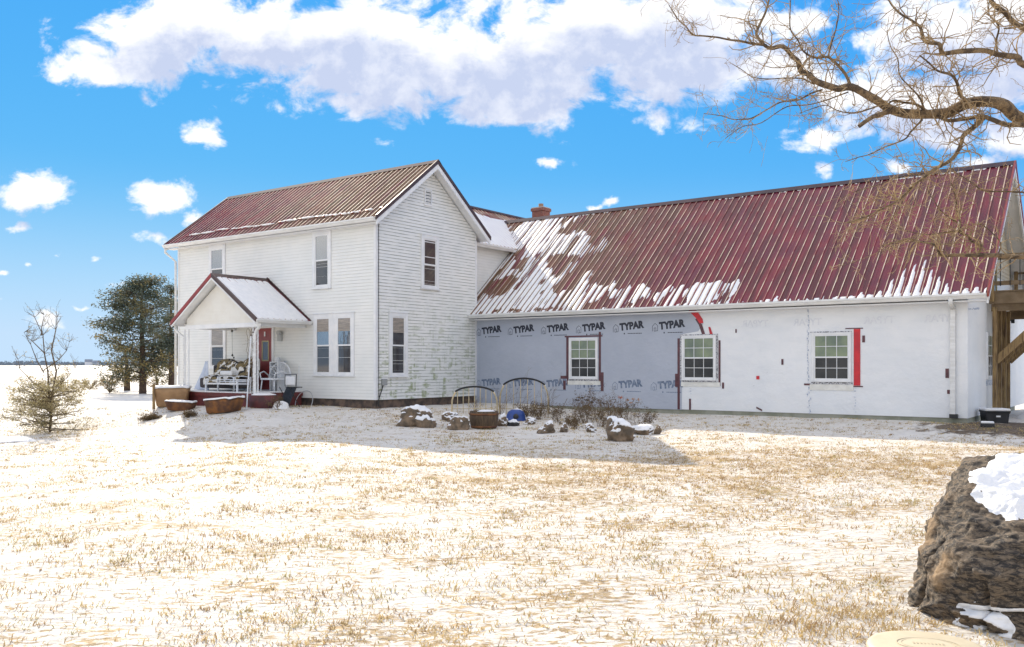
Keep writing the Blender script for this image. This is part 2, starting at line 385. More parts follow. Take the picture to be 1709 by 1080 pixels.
# ------------------------------------------------------------------ walls & roofs
LAP = .1016
def siding_wall(name, poly, org, ux, nrm, matl, parent, lip=.014, z0=None, lap=LAP):
    """lapped siding over a convex/any polygon given in (u, z); each course is a tilted board"""
    org = Vector(org); ux = Vector(ux); nrm = Vector(nrm)
    zmin = min(p[1] for p in poly) if z0 is None else z0; zmax = max(p[1] for p in poly)
    m_ = MB(); z = zmin
    def span(zz):
        xs = []
        for i in range(len(poly)):
            (xa, za), (xb, zb) = poly[i], poly[(i+1) % len(poly)]
            if abs(za-zb) > 1e-9 and min(za, zb)-1e-9 <= zz <= max(za, zb)+1e-9: xs.append(xa+(xb-xa)*(zz-za)/(zb-za))
        return (min(xs), max(xs)) if len(xs) > 1 else None
    P = lambda u, o_, zz: org+ux*u+nrm*o_+Vector((0, 0, zz))
    while z < zmax-.01:
        z2 = min(z+lap, zmax-.002)
        a = span(z+.0005); b = span(z2-.0005)
        if a and b:
            wob = random.uniform(-.0015, .0015)
            m_.add([P(a[0], lip+wob, z), P(a[1], lip+wob, z), P(b[1], .001, z2), P(b[0], .001, z2), P(a[0], -.02, z), P(a[1], -.02, z)], [(0, 1, 2, 3), (4, 5, 1, 0)])
        z += lap
    m_.prism([P(u, -.12, zz) for u, zz in poly], nrm*.11)
    return m_.build(name, matl, parent, recalc=False)
def metal_roof(name, p0, along, up, L, matl, parent, sp=.229, rib=.026, lift=.0, a_off=0.):
    """ribbed sheet from eave corner p0, running L metres along, `up` = full up-slope vector"""
    p0 = Vector(p0); al = Vector(along).normalized(); up = Vector(up); n = al.cross(up).normalized()
    if n.z < 0: n = -n
    prof = []; x = a_off
    while x < L:
        for dx, h in ((0, 0), (.012, rib), (.034, rib), (.046, 0), (.118, 0), (.124, rib*.22), (.142, rib*.22), (.148, 0)):
            if 0 <= x+dx <= L: prof.append((x+dx, h))
        x += sp
    prof = [(0, 0)] + [p for p in prof if p[0] > 0] + [(L, 0)]
    m_ = MB(); vs = []
    for t in (0, .25, .5, .75, 1.):
        for (x, h) in prof: vs.append(p0+al*x+up*t+n*(h+lift))
    k = len(prof); fs = [(r*k+i, r*k+i+1, (r+1)*k+i+1, (r+1)*k+i) for r in range(4) for i in range(k-1)]
    m_.add(vs, fs); o = m_.build(name, [matl, glintm], parent, recalc=False)
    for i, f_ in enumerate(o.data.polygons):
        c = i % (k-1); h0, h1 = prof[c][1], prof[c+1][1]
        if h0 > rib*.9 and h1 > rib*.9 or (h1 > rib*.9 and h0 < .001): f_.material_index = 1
    return o
def gutter(p, q_, parent, wd=.13, ht=.12, out=(0, -1, 0)):
    p = Vector(p); q_ = Vector(q_); o_ = Vector(out)
    prof = [(0, 0), (0, -ht), (wd*.55, -ht), (wd*.8, -ht*.55), (wd, -ht*.35), (wd, 0), (wd-.015, 0), (wd-.015, -.02), (.01, -.02)]
    m_ = MB(); m_.prism([p+o_*a+Vector((0, 0, b)) for a, b in prof], q_-p); return m_.build('gutter', gutterw, parent)
def front(b0): return lambda u, w_, v: (u, b0-w_, v)
def side(a0): return lambda u, w_, v: (a0+w_, u, v)
def rect_frame(m_, u0, u1, v0, v1, t, w0, w1, tb=None, tt=None):
    tb = tb or t; tt = tt or t
    m_.box(u0, u0+t, w0, w1, v0, v1); m_.box(u1-t, u1, w0, w1, v0, v1)
    m_.box(u0+t, u1-t, w0, w1, v0, v0+tb); m_.box(u0+t, u1-t, w0, w1, v1-tt, v1)
def sash_window(parent, T, u0, u1, v0, v1, cas=.10, split=.5, blind=None, proud=.045, storm=False, mats=(None, None)):
    m_ = MB(T); rect_frame(m_, u0, u1, v0, v1, cas, -.02, proud, tb=.06)
    m_.box(u0-.03, u1+.03, -.02, proud+.035, v0-.035, v0)      # sill
    m_.box(u0-.02, u1+.02, -.02, proud+.02, v1, v1+.03)        # head drip
    win = m_.build('window', trim, parent, bev=.004)
    a0, a1, b0, b1 = u0+cas, u1-cas, v0+.06, v1-cas; vm_ = b0+(b1-b0)*split; s = .045
    for nm, lo, hi, gl, dp in (('lower_sash', b0, vm_+.02, mats[1] or glass_lo, .004), ('upper_sash', vm_-.02, b1, mats[0] or glass_up, .018)):
        m_ = MB(T); rect_frame(m_, a0, a1, lo, hi, s, dp, dp+.022); m_.build(nm, trim, win)
        m_ = MB(T); m_.box(a0+s, a1-s, dp+.002, dp+.010, lo+s, hi-s); m_.build('pane', gl, win)
    if blind:
        m_ = MB(T); lo = b1-s-(b1-vm_)*blind
        n = max(3, int((b1-s-lo)/.04))
        for i in range(n):
            z = lo+(b1-s-lo)*i/n; m_.box(a0+s, a1-s, .029, .031, z, z+.032)
        m_.build('window_blind', curtain, win)
    if storm:
        m_ = MB(T)
        for z in (b0+.62*(b1-b0), b1-.10): m_.box(a0+s, a1-s, .030, .036, z-.012, z+.012)
        m_.build('storm_window_bar', trim, win)
    return win
# ================= FARMHOUSE
farm = thab('farmhouse', 'white two-storey clapboard farmhouse with red metal gable roof and gabled front porch', 'house', 0, 0, 0)
LA = -10.36; EZ, RZ, RB = 6.13, 8.33, 2.5      # eave z, ridge z, ridge b
up_f = Vector((0, RB+.33, RZ-EZ))
siding_wall('front_wall', [(LA, .53), (0, .53), (0, 6.06), (LA, 6.06)], (0, 0, 0), (1, 0, 0), (0, -1, 0), siding, farm)
siding_wall('gable_wall', [(0, .53), (5.0, .53), (5.0, 6.2), (2.5, 8.13), (0, 6.2)], (0, 0, 0), (0, 1, 0), (1, 0, 0), siding_gable, farm)
siding_wall('left_wall', [(-5.0, .53), (0, .53), (0, 6.2), (-2.5, 8.13), (-5.0, 6.2)], (LA, 0, 0), (0, -1, 0), (-1, 0, 0), siding, farm)
siding_wall('back_wall', [(0, .53), (-LA, .53), (-LA, 6.06), (0, 6.06)], (0, 5.0, 0), (-1, 0, 0), (0, 1, 0), siding, farm)
m_ = MB(); m_.box(LA+.03, -.03, .03, 4.97, -.6, .53); m_.build('foundation', foundation, farm)
m_ = MB()
for a in (0, LA):
    for b in (0, 5.0):
        s = .09; aa = a-.07 if a == 0 else a-.02; bb = b-.02 if b == 0 else b-.07
        m_.box(aa, aa+s, bb, bb+s, .53, 6.0)
build_each(m_, 'corner_board', trim, farm)
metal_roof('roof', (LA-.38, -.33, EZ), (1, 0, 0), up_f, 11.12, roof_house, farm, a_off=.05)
metal_roof('roof', (LA-.38, 5.33, EZ), (1, 0, 0), (0, -up_f.y, up_f.z), 11.12, roofm, farm, a_off=.05)
m_ = MB()      # roof deck slabs just under the sheets
nn = Vector((0, -up_f.z, up_f.y)).normalized()
for sgn in (1, -1):
    def fl(b, z): return (b if sgn == 1 else 5.0-b, z)
    e = fl(-.33, EZ-.012); r = fl(RB, RZ-.012); e2_ = fl(-.30, EZ-.13); r2 = fl(RB, RZ-.15)
    m_.prism([(LA-.37, e[0], e[1]), (LA-.37, r[0], r[1]), (LA-.37, r2[0], r2[1]), (LA-.37, e2_[0], e2_[1])], (11.10, 0, 0))
m_.build('soffit_board', trim, farm)
m_ = MB()      # dark rake trim both gables, white fascia under it
for a0 in (.345, LA-.405):
    for sgn in (1, -1):
        fb = lambda b: b if sgn == 1 else 5.0-b
        p = [(fb(-.36), EZ-.09), (fb(-.36), EZ+.045), (fb(RB), RZ+.05), (fb(RB), RZ-.09)]
        m_.prism([(a0, y, z) for y, z in p], (.05, 0, 0))
build_each(m_, 'rake_trim', brownm, farm)
m_ = MB()
for a0 in (.335, LA-.385):
    for sgn in (1, -1):
        fb = lambda b: b if sgn == 1 else 5.0-b
        p = [(fb(-.33), EZ-.24), (fb(-.33), EZ-.10), (fb(RB), RZ-.10), (fb(RB), RZ-.26)]
        m_.prism([(a0, y, z) for y, z in p], (.045, 0, 0))
build_each(m_, 'fascia', trim, farm)
m_ = MB(); m_.prism([(LA-.4, RB-.16, RZ-.085), (LA-.4, RB, RZ+.055), (LA-.4, RB+.16, RZ-.085), (LA-.4, RB, RZ+.02)], (11.17, 0, 0)); m_.build('ridge_cap', ridgem, farm)
gutter((LA-.38, -.32, EZ-.005), (.34, -.32, EZ-.005), farm)
gutter((LA-.38, 5.32, EZ-.005), (-5.6, 5.32, EZ-.005), farm, out=(0, 1, 0))
m_ = MB(); m_.box(LA-.3, .32, -.29, -.001, EZ-.17, EZ-.14)
build_each(m_, 'soffit', trim, farm)
# ridge of ice and slid snow along the lower roof
def roofpt(a, s, h=0., p0=(0, -.33, EZ), up=up_f):
    n = Vector((1, 0, 0)).cross(up).normalized(); u_ = up.normalized()
    return Vector(p0)+Vector((a, 0, 0))+u_*s+n*h
m_ = MB()
a = LA+.6
while a < -.1:
    l = random.uniform(.16, .9) if a < -3 else random.uniform(.12, .3); s = .52+.06*math.sin(a*1.3)+random.uniform(-.03, .03)
    m_.tube([roofpt(a+l*t, s+random.uniform(-.02, .02), .03) for t in (0, .33, .66, 1)], [.018, .035, .04, .015], 6)
    a += l+random.choice([.02, .05, .25])
m_.build('slid_snow', snow, farm, smooth=True)
m_ = MB()
for i in range(26):
    a = LA+.4+i*.4+random.uniform(-.1, .1); m_.box(a, a+.12, -.02, .02, 0, .03)
mo = m_
def pl(x, y, z): return roofpt(x, .50+y+.06*math.sin(x*1.3), .02+z)
m_.T = pl; build_each(m_, 'snow_guard', redm, farm)
# windows of the farmhouse
FT, ST = front(0.0), side(0.0)
sash_window(farm, FT, -8.43, -7.48, 4.30, 5.93, .12, .5)
sash_window(farm, FT, -2.86, -1.98, 4.12, 5.97, .12, .5)
sash_window(farm, FT, -2.80, -1.91, 1.28, 3.27, .12, .5, blind=.45)
sash_window(farm, FT, -1.81, -.92, 1.28, 3.27, .12, .5, blind=.45)
sash_window(farm, FT, -8.43, -7.44, 1.50, 3.10, .12, .52, blind=.98)
m_ = MB(FT); m_.box(-1.905, -1.815, -.02, .042, 1.28, 3.27); m_.build('mullion', trim, farm)
sash_window(farm, ST, 2.06, 2.93, 4.15, 5.90, .12, .46, storm=True, proud=.06, mats=(glass_lo, glass_lo))
sash_window(farm, ST, .56, 1.40, 1.26, 3.27, .12, .5, blind=.5, proud=.06, mats=(glass_lo, glass_lo))
m_ = MB(ST); rect_frame(m_, 2.24, 2.60, 6.88, 7.43, .04, 0, .04)
vent = m_.build('gable_vent', trim, farm)
m_ = MB(ST)
for i in range(9): z = 6.93+i*.052; m_.hexa([(2.28, .006, z), (2.56, .006, z), (2.56, .035, z-.012), (2.28, .035, z-.012), (2.28, .006, z+.010), (2.56, .006, z+.010), (2.56, .035, z-.002), (2.28, .035, z-.002)])
build_each(m_, 'louvre', trim, vent)
m_ = MB(ST); m_.box(2.28, 2.56, .001, .004, 6.92, 7.39); m_.build('vent_screen', black, vent)
# front door under the porch
m_ = MB(FT); rect_frame(m_, -5.95, -4.80, .74, 2.98, .10, -.01, .05, tb=.03); door = m_.build('door', trim, farm)
m_ = MB(FT); m_.box(-5.85, -4.90, .004, .030, .77, 2.88); m_.build('door_leaf', doorm, door, bev=.003)
m_ = MB(FT); rect_frame(m_, -5.42, -5.05, 1.75, 2.45, .04, .03, .045); m_.build('door_light_frame', beigetrim, door)
m_ = MB(FT); m_.box(-5.38, -5.09, .031, .036, 1.79, 2.41); m_.build('door_light', glass_lo, door)
m_ = MB(); m_.tube([(-5.74, -.03, 1.72), (-5.74, -.09, 1.72)], [.02, .03], 10); m_.build('door_handle', blackmetal, door, smooth=True)
m_ = MB(FT); m_.box(-5.30, -5.24, .03, .045, 2.60, 2.76); m_.build('house_number', trim, door)
# corner wire, electric box, meter base
m_ = MB(); m_.box(.02, .10, .22, .42, .98, 1.18)
m_.build('electric_box', mat('grey_electric_box', (.30, .31, .31), rough=.4), farm, bev=.008)
m_ = MB(); m_.tube([(.05, .28, .99), (.06, .20, .82), (.08, .10, .66), (.05, .07, .5), (.05, .07, .33)], .018, 6)
m_.tube([(.03, .10, 6.0), (.035, .10, .6)], .010, 5); m_.tube([(.30, -.05, 6.35), (.12, .06, 6.08), (.035, .10, 5.9)], .009, 5); build_each(m_, 'power_cable', blackmetal, farm)
m_ = MB(FT); m_.box(-4.55, -4.36, .015, .10, 2.42, 2.70); m_.lathe([(0, 0), (.085, 0), (.085, .09), (.06, .10), (0, .10)], 16, (0, 0, 0))
k = len(m_.v)-16*5
for i in range(k, len(m_.v)):
    x, y, z = m_.v[i]; m_.v[i] = (-4.40+x, .10+z, 2.70+y)
m_.build('meter_box', mat('grey_meter_box', (.42, .43, .42), rough=.4), farm, bev=.004)
# left downspout
m_ = MB(); m_.tube([(LA-.28, -.38, EZ-.12), (LA-.28, -.38, EZ-.28), (LA-.06, -.08, EZ-.62), (LA-.06, -.08, .3)], .042, 8); m_.build('downspout', gutterw, farm, smooth=True)
# rear wing with its own ridge running back
WE, WR, WA, WX = 5.98, 7.92, -2.65, -.12
siding_wall('wing_wall', [(5.0, .5), (13.6, .5), (13.6, 5.98), (5.0, 5.98)], (-.42, 0, 0), (0, 1, 0), (1, 0, 0), siding, farm)
siding_wall('wing_wall', [(-13.6, .5), (-5.0, .5), (-5.0, 5.98), (-13.6, 5.98)], (-5.15, 0, 0), (0, -1, 0), (-1, 0, 0), siding, farm)
siding_wall('wing_wall', [(.15, .5), (5.15, .5), (5.15, 5.9), (2.65, 7.7), (.15, 5.9)], (0, 13.6, 0), (-1, 0, 0), (0, 1, 0), siding, farm)
upw = Vector((WA-WX, 0, WR-WE))
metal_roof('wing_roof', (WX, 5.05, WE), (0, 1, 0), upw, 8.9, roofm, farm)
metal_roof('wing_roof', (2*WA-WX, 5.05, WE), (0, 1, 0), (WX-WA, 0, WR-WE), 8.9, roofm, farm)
m_ = MB(); m_.prism([(WX, 5.04, WE-.01), (WA, 5.04, WR-.01), (2*WA-WX, 5.04, WE-.01), (2*WA-WX, 5.04, WE-.12), (WA, 5.04, WR-.14), (WX, 5.04, WE-.12)], (0, 8.85, 0)); m_.build('wing_soffit_board', trim, farm)
m_ = MB(); m_.prism([(WA-.15, 5.0, WR-.06), (WA, 5.0, WR+.05), (WA+.15, 5.0, WR-.06), (WA, 5.0, WR+.02)], (0, 9.0, 0)); m_.build('ridge_cap', ridgem, farm)
gutter((WX-.01, 5.06, WE-.005), (WX-.01, 7.3, WE-.005), farm, out=(1, 0, 0))
# ---- porch (part of the house)
PA, PR, PL, PB = -5.15, -2.93, -7.37, -2.25      # ridge a, right/left eave a, front overhang b
PEZ, PRZ = 3.05, 4.53
upr = Vector((PA-PR, 0, PRZ-PEZ)); upl = Vector((PA-PL, 0, PRZ-PEZ))
m_ = MB(); m_.prism([(PR, PB+.02, PEZ-.012), (PA, PB+.02, PRZ-.012), (PL, PB+.02, PEZ-.012), (PL, PB+.02, PEZ-.10), (PA, PB+.02, PRZ-.13), (PR, PB+.02, PEZ-.10)], (0, -PB-.02, 0)); pr = m_.build('porch_roof', trim, farm)
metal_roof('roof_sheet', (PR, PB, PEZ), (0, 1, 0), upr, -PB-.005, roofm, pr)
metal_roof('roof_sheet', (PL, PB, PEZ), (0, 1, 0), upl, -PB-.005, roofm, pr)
for sx, ap, nm, mt in ((1, PR, 'rake_trim', brownm), (-1, PL, 'rake_trim', redm)):
    m_ = MB(); p = [(ap+.03*sx, PEZ-.10), (ap+.03*sx, PEZ+.03), (PA, PRZ+.06), (PA, PRZ-.07)]
    m_.prism([(x, PB-.03, z) for x, z in p], (0, .06, 0)); m_.build(nm, mt, pr)
m_ = MB()
for sx, ap in ((1, PR), (-1, PL)):
    p = [(ap, PEZ-.16), (ap, PEZ-.11), (PA, PRZ-.09), (PA, PRZ-.15)]; m_.prism([(x, PB-.015, z) for x, z in p], (0, .04, 0))
build_each(m_, 'rake_fascia', trim, pr)
m_ = MB(); m_.prism([(PA-.13, PB-.02, PRZ-.06), (PA, PB-.02, PRZ+.055), (PA+.13, PB-.02, PRZ-.06), (PA, PB-.02, PRZ+.02)], (0, -PB+.01, 0)); m_.build('ridge_cap', brownm, pr)
m_ = MB(); m_.prism([(.012, PR-.02-0, 0)]*0 or [(PR+.0, -.005, PEZ+.03), (PA, -.005, PRZ+.09), (PA, -.005, PRZ+.03), (PR, -.005, PEZ-.03)], (0, -.05, 0)); m_.build('wall_flashing', brownm, pr)
siding_wall('porch_gable', [(PL+.42, PEZ-.10), (PR-.28, PEZ-.10), (PR-.28, PEZ+.02), (PA, PRZ-.20), (PL+.42, PEZ+.10)], (0, PB+.32, 0), (1, 0, 0), (0, -1, 0), porch_siding, pr)
m_ = MB(); m_.box(PL+.38, PR-.25, PB+.28, PB+.40, PEZ-.24, PEZ-.10); m_.box(PL+.40, PL+.50, PB+.3, -.02, PEZ-.22, PEZ-.08); m_.box(PR-.36, PR-.26, PB+.41, -.02, PEZ-.22, PEZ-.08); build_each(m_, 'porch_beam', trim, farm)
m_ = MB(); m_.box(PL+.1, PR-.1, PB+.42, -.02, PEZ-.075, PEZ-.055); m_.build('porch_ceiling', porch_siding, pr)
gutter((PR-.01, PB, PEZ-.005), (PR-.01, -.03, PEZ-.005), pr, .12, .11, out=(1, 0, 0))
gutter((PL+.01, PB, PEZ-.005), (PL+.01, -.03, PEZ-.005), pr, .12, .11, out=(-1, 0, 0))
# porch snow on the right slope
def slab_snow(p0, al, up, L, th, maskf, ds=.06, name='snow_cover', parent=None, below=.05):
    p0 = Vector(p0); al = Vector(al).normalized(); S = up.length; uu = up.normalized(); n = al.cross(uu)
    if n.z < 0: n = -n
    nx = int(L/ds)+1; ny = int(S/(ds*1.2))+1; vs = []; hs_ = []
    for j in range(ny+1):
        for i in range(nx+1):
            x = L*i/nx; s = S*j/ny; k_ = maskf(x, s); h = th*k_-below*(1-min(1, max(0, k_*6)))
            hs_.append(h); vs.append(p0+al*x+uu*s+n*h)
    fs = []
    for j in range(ny):
        for i in range(nx):
            a = j*(nx+1)+i
            q4 = (a, a+1, a+nx+2, a+nx+1)
            if max(hs_[t] for t in q4) > -.02: fs.append(q4)
    used = sorted({t for f_ in fs for t in f_}); ix = {t: i for i, t in enumerate(used)}
    m_ = MB(); m_.v = [tuple(vs[t]) for t in used]; m_.f = [tuple(ix[t] for t in f_) for f_ in fs]
    return m_.build(name, snow, parent, smooth=True, recalc=False)
def porch_mask(x, s):
    S = upr.length; e = min(x-.06, (-PB)-x-.10, s+.02, S-s-.10-.10*abs(mn.noise((x*4, 0, 2))))
    rib = abs(((x-.02) % .229)-.02)
    top = sstep(s, S-.6, S-.1)
    k_ = sstep(e, 0, .07)*(.8+.25*mn.noise((x*2, s*2, 5)))
    return k_*(1-.75*top*(1 if rib < .035 else 0))
slab_snow((PR, PB, PEZ), (0, 1, 0), upr, -PB, .045, porch_mask, .035, parent=pr)
slab_snow((PL, PB, PEZ), (0, 1, 0), upl, -PB, .04, lambda x, s: .6*sstep(mn.noise((x*2, s*2, 9)), -.1, .3), .07, parent=pr)
# lattice iron porch columns with scrolls
def porch_column(a, b):
    m_ = MB()
    for d in (0, .22): m_.box(a+d-.016, a+d+.016, b-.016, b+.016, .74, PEZ-.24)
    col_ = m_.build('porch_column', trim, farm)
    m_ = MB(); z = .85
    while z < PEZ-.5:
        for sg in (1, -1):
            pts = []
            for i in range(13):
                t = i/12*math.pi*1.6; rr = .085*(1-.5*i/12)
                pts.append((a+.11+sg*(.09-rr*math.cos(t)*1.0)-sg*.0, b, z+.12+sg*rr*math.sin(t)*1.3))
            m_.tube(pts, .007, 5)
        z += .26
    m_.build('iron_scroll', trim, col_)
porch_column(-7.05, -1.95); porch_column(-3.42, -1.95)
m_ = MB(); m_.tube([(PR-.03, PB+.18, PEZ-.10), (PR-.03, PB+.18, PEZ-.2), (PR-.10, PB+.22, PEZ-.27), (PR-.26, PB+.24, PEZ-.34), (PR-.34, PB+.24, PEZ-.5), (PR-.34, PB+.24, .62), (PR-.30, PB+.20, .5)], .05, 10); m_.build('downspout', gutterw, farm, smooth=True)
m_ = MB(); m_.tube([(PL, PB+.15, PEZ-.10), (PL, PB+.15, PEZ-.22), (PL+.1, PB+.2, PEZ-.34), (PL+.28, PB+.3, PEZ-.5), (PL+.28, PB+.3, .35)], .045, 10); m_.build('downspout', gutterw, farm, smooth=True)
deckm = mat('dark_red_porch_floor_paint', (.16, .03, .03), (.10, .025, .025), 4, .6)
m_ = MB(); m_.box(-7.45, -3.33, -2.05, -.03, .60, .72); m_.box(-7.40, -3.37, -2.02, -.05, -.3, .598); m_.build('porch_floor', deckm, farm)
m_ = MB(); m_.box(-7.42, -3.36, -2.04, -.08, .723, .748); m_.build('floor_snow', snow, farm)

# ================= LONG WRAPPED ADDITION
ext = thab('long_addition', 'long addition in grey and white house wrap under a steep dark red metal roof', 'house', 0, 0, 0)
XA, XB, XE, XEZ, XRB, XRZ = 15.73, 5.01, 4.60, 3.38, 9.40, 7.44
XBK = 2*XRB-XB; XEK = 2*XRB-XE
m_ = MB(); m_.box(-.4, XA, XB+.002, XB+.14, .27, 3.32); m_.build('front_wall', wrapw, ext)
seam = [(.03, .262), (7.92, .262), (7.93, 1.2), (7.95, 2.55), (8.45, 2.62), (8.62, 2.85), (8.40, 3.05), (8.22, 3.29), (.03, 3.29)]
m_ = MB(); m_.prism([(a, XB-.006, z) for a, z in seam], (0, .004, 0)); m_.build('grey_wrap_sheet', wrapg, ext)
gp = [(XB, .27), (XBK, .27), (XBK, 3.3), (XRB, 7.2), (XB, 3.3)]
m_ = MB(); m_.prism([(XA-.14, b, z) for b, z in gp], (.142, 0, 0)); m_.build('gable_wall', wrapw, ext)
m_ = MB(); m_.box(XA-.16, XA-.01, XBK+.001, XBK+4, .27, 3.25); m_.build('lean_to_wall', wrapw, ext)
m_ = MB(); m_.prism([(XA-.9, XBK+4.2, 3.25), (XA+.2, XBK+4.2, 3.25), (XA+.2, XBK-.3, 3.5), (XA-.9, XBK-.3, 3.5)], (0, 0, .1)); m_.build('lean_to_roof', trim, ext)
m_ = MB(); m_.box(-.1, XA, XBK-.14, XBK, .27, 3.3); m_.build('back_wall', wrapw, ext)
m_ = MB(); m_.box(-.45, XA-.02, XB+.03, XBK-.02, -.5, .27); m_.build('foundation', blockf, ext)
upx = Vector((0, XRB-XE, XRZ-XEZ)); 
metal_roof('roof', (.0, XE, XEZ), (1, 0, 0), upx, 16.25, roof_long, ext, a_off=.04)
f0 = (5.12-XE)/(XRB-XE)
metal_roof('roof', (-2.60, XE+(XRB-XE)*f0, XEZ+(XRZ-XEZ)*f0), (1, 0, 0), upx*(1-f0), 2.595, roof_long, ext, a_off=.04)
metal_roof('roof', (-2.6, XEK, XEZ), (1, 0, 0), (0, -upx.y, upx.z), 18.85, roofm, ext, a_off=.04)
m_ = MB()
m_.prism([(.01, XE+.01, XEZ-.012), (.01, XRB, XRZ-.012), (.01, XEK, XEZ-.012), (.01, XEK, XEZ-.14), (.01, XRB, XRZ-.16), (.01, XE+.01, XEZ-.14)], (16.21, 0, 0)); m_.build('roof_deck', trim, ext)
m_ = MB()
for sg in (1, -1):
    fb = lambda b: b if sg == 1 else 2*XRB-b
    m_.prism([(16.225, fb(XE-.03), XEZ-.10), (16.225, fb(XE-.03), XEZ+.04), (16.225, XRB, XRZ+.05), (16.225, XRB, XRZ-.09)], (.05, 0, 0))
build_each(m_, 'rake_trim', redm, ext)
m_ = MB()
for sg in (1, -1):
    fb = lambda b: b if sg == 1 else 2*XRB-b
    m_.prism([(16.21, fb(XE+.02), XEZ-.26), (16.21, fb(XE+.02), XEZ-.11), (16.21, XRB, XRZ-.10), (16.21, XRB, XRZ-.28)], (.045, 0, 0))
build_each(m_, 'fascia', trim, ext)
m_ = MB(); m_.prism([(-2.3, XRB-.17, XRZ-.10), (-2.3, XRB, XRZ+.05), (-2.3, XRB+.17, XRZ-.10), (-2.3, XRB, XRZ+.01)], (18.58, 0, 0)); m_.build('ridge_cap', ridgem, ext)
gutter((.02, XE+.02, XEZ-.005), (16.22, XE+.02, XEZ-.005), ext, .14, .13)
m_ = MB(); m_.box(.02, 16.2, XE+.03, XB-.001, XEZ-.20, XEZ-.17); build_each(m_, 'soffit', trim, ext)
# snow lying in the pans of the long roof
Sx = upx.length
def blobm(x, s, cx, cs, rx, rs, n_): 
    d = math.hypot((x-cx)/rx, (s-cs)/rs); return sstep(1.25-d+n_*1.1, .18, .55)
def xmask(x, s):
    n1 = mn.noise((x*1.1, s*.7, 4.))+.5*mn.noise((x*3.2, s*1.4, 8.)); n2 = mn.noise((x*4.4, s*.8, 1.7))
    k_ = 0.
    # shaded corner by the house
    k_ = max(k_, blobm(x, s, .3, 1.2, 2.9, 2.9, n1)*.9)
    bare = blobm(x, s, .35, 1.75, .95, .55, n1*.8); k_ *= (1-.95*bare)
    bare = blobm(x, s, 1.5, .1, .8, .16, n1*.5); k_ *= (1-bare)
    # valley and upper left
    k_ = max(k_, blobm(x, s, -.2, 5.0, 2.2, 1.6, n1)*.95); k_ = max(k_, blobm(x, s, 2.0, 4.3, 1.7, 1.3, n1)*.8)
    # band above the eave, fading to the right
    k_ = max(k_, blobm(x, s, 4.4, .75, 2.9, .75, n1*.8)*.9); k_ = max(k_, blobm(x, s, 7.4, .55, 1.9, .55, n1+n2*.4)*.8)
    # scattered melting tongues in each pan
    pan = math.floor((x-.04)/.229); ph = ((x-.04) % .229)/.229
    rnd = mn.noise((pan*7.31, 2.2, 0)); Lt = (.06+.62*(rnd+.35)) if x > 8 else .45
    if 12.9 < x < 15.4: Lt = .25+1.5*max(0, 1-abs(x-14.5)/.95)+.35*rnd
    wd = .40-.26*(s/max(Lt, .05))
    if x > 8 and .12 < ph < .98: 
        tk = sstep(Lt-s+.12*n2, -.02, .16)*sstep(wd-abs(ph-.58), 0, .10); k_ = max(k_, tk*(.95 if x > 12.9 else .45+.4*sstep(n1, -.1, .3)))
    k_ = max(k_, .75*sstep(.16+.05*n2-s, 0, .06)*sstep(n1, -.45, -.1))       # icy lip at the eave
    k_ = max(k_, .6*sstep(s, Sx-.24, Sx-.19)*sstep(n1+n2*.5, -.25, .05))       # line under the ridge cap
    k_ *= sstep(s, Sx-.02, Sx-.12)
    ribm = 1 if ph > .24 else .08
    st = 2. if x > 12.9 else mn.noise((x*11., s*.45, 3.3))+.5*n2; k_ *= sstep(st+1.0*k_, .30, .95)
    ribm *= .80+.2*sstep(abs(ph-.62), .0, .12)
    return max(0, k_)*ribm
slab_snow((.0, XE-.02, XEZ-.016), (1, 0, 0), upx*1.0, 16.2, .024, xmask, .038, parent=ext)
slab_snow((-2.6, XE+(XRB-XE)*f0, XEZ+(XRZ-XEZ)*f0), (1, 0, 0), upx*(1-f0), 2.6, .026, lambda x, s: xmask(x-2.6, s+Sx*f0), .05, parent=ext)
wml = upw.length
slab_snow((WX, 5.4, WE), (0, 1, 0), upw, 5.0, .03, lambda x, s: .85*sstep(wml-s-.55+.3*mn.noise((x*2, s*2, 3)), 0, .2)*(.6 if (x % .229) < .05 else 1)*sstep(s, .02, .1), .045, parent=farm)
# windows
GT = front(XB)
def grid_window(parent, T, u0, u1, v0, v1, cols=3, tops=None):
    m_ = MB(T); rect_frame(m_, u0, u1, v0, v1, .06, -.02, .05); win = m_.build('window', trim, parent, bev=.004)
    a0, a1, b0, b1 = u0+.06, u1-.06, v0+.06, v1-.06; vm_ = (b0+b1)/2; s = .035
    for nm, lo, hi, gl, dp in (('lower_sash', b0, vm_+.02, screenm, .002), ('upper_sash', vm_-.02, b1, glass_green, .016)):
        m_ = MB(T); rect_frame(m_, a0, a1, lo, hi, s, dp, dp+.024)
        for i in range(1, cols): x = a0+s+(a1-a0-2*s)*i/cols; m_.box(x-.008, x+.008, dp+.006, dp+.015, lo+s, hi-s)
        z = (lo+hi)/2; m_.box(a0+s, a1-s, dp+.0065, dp+.0155, z-.008, z+.008)
        m_.build(nm, trim, win); m_ = MB(T); m_.box(a0+s, a1-s, dp+.001, dp+.007, lo+s, hi-s); m_.build('pane', gl, win)
    return win
for (u0, u1) in ((3.90, 5.00), (7.93, 9.03), (11.84, 12.90)): grid_window(ext, GT, u0, u1, 1.15, 2.50)
XT = side(XA); grid_window(ext, XT, 7.84, 8.90, 1.22, 2.52)
grid_window(ext, XT, 11.1, 12.1, 1.22, 2.52)
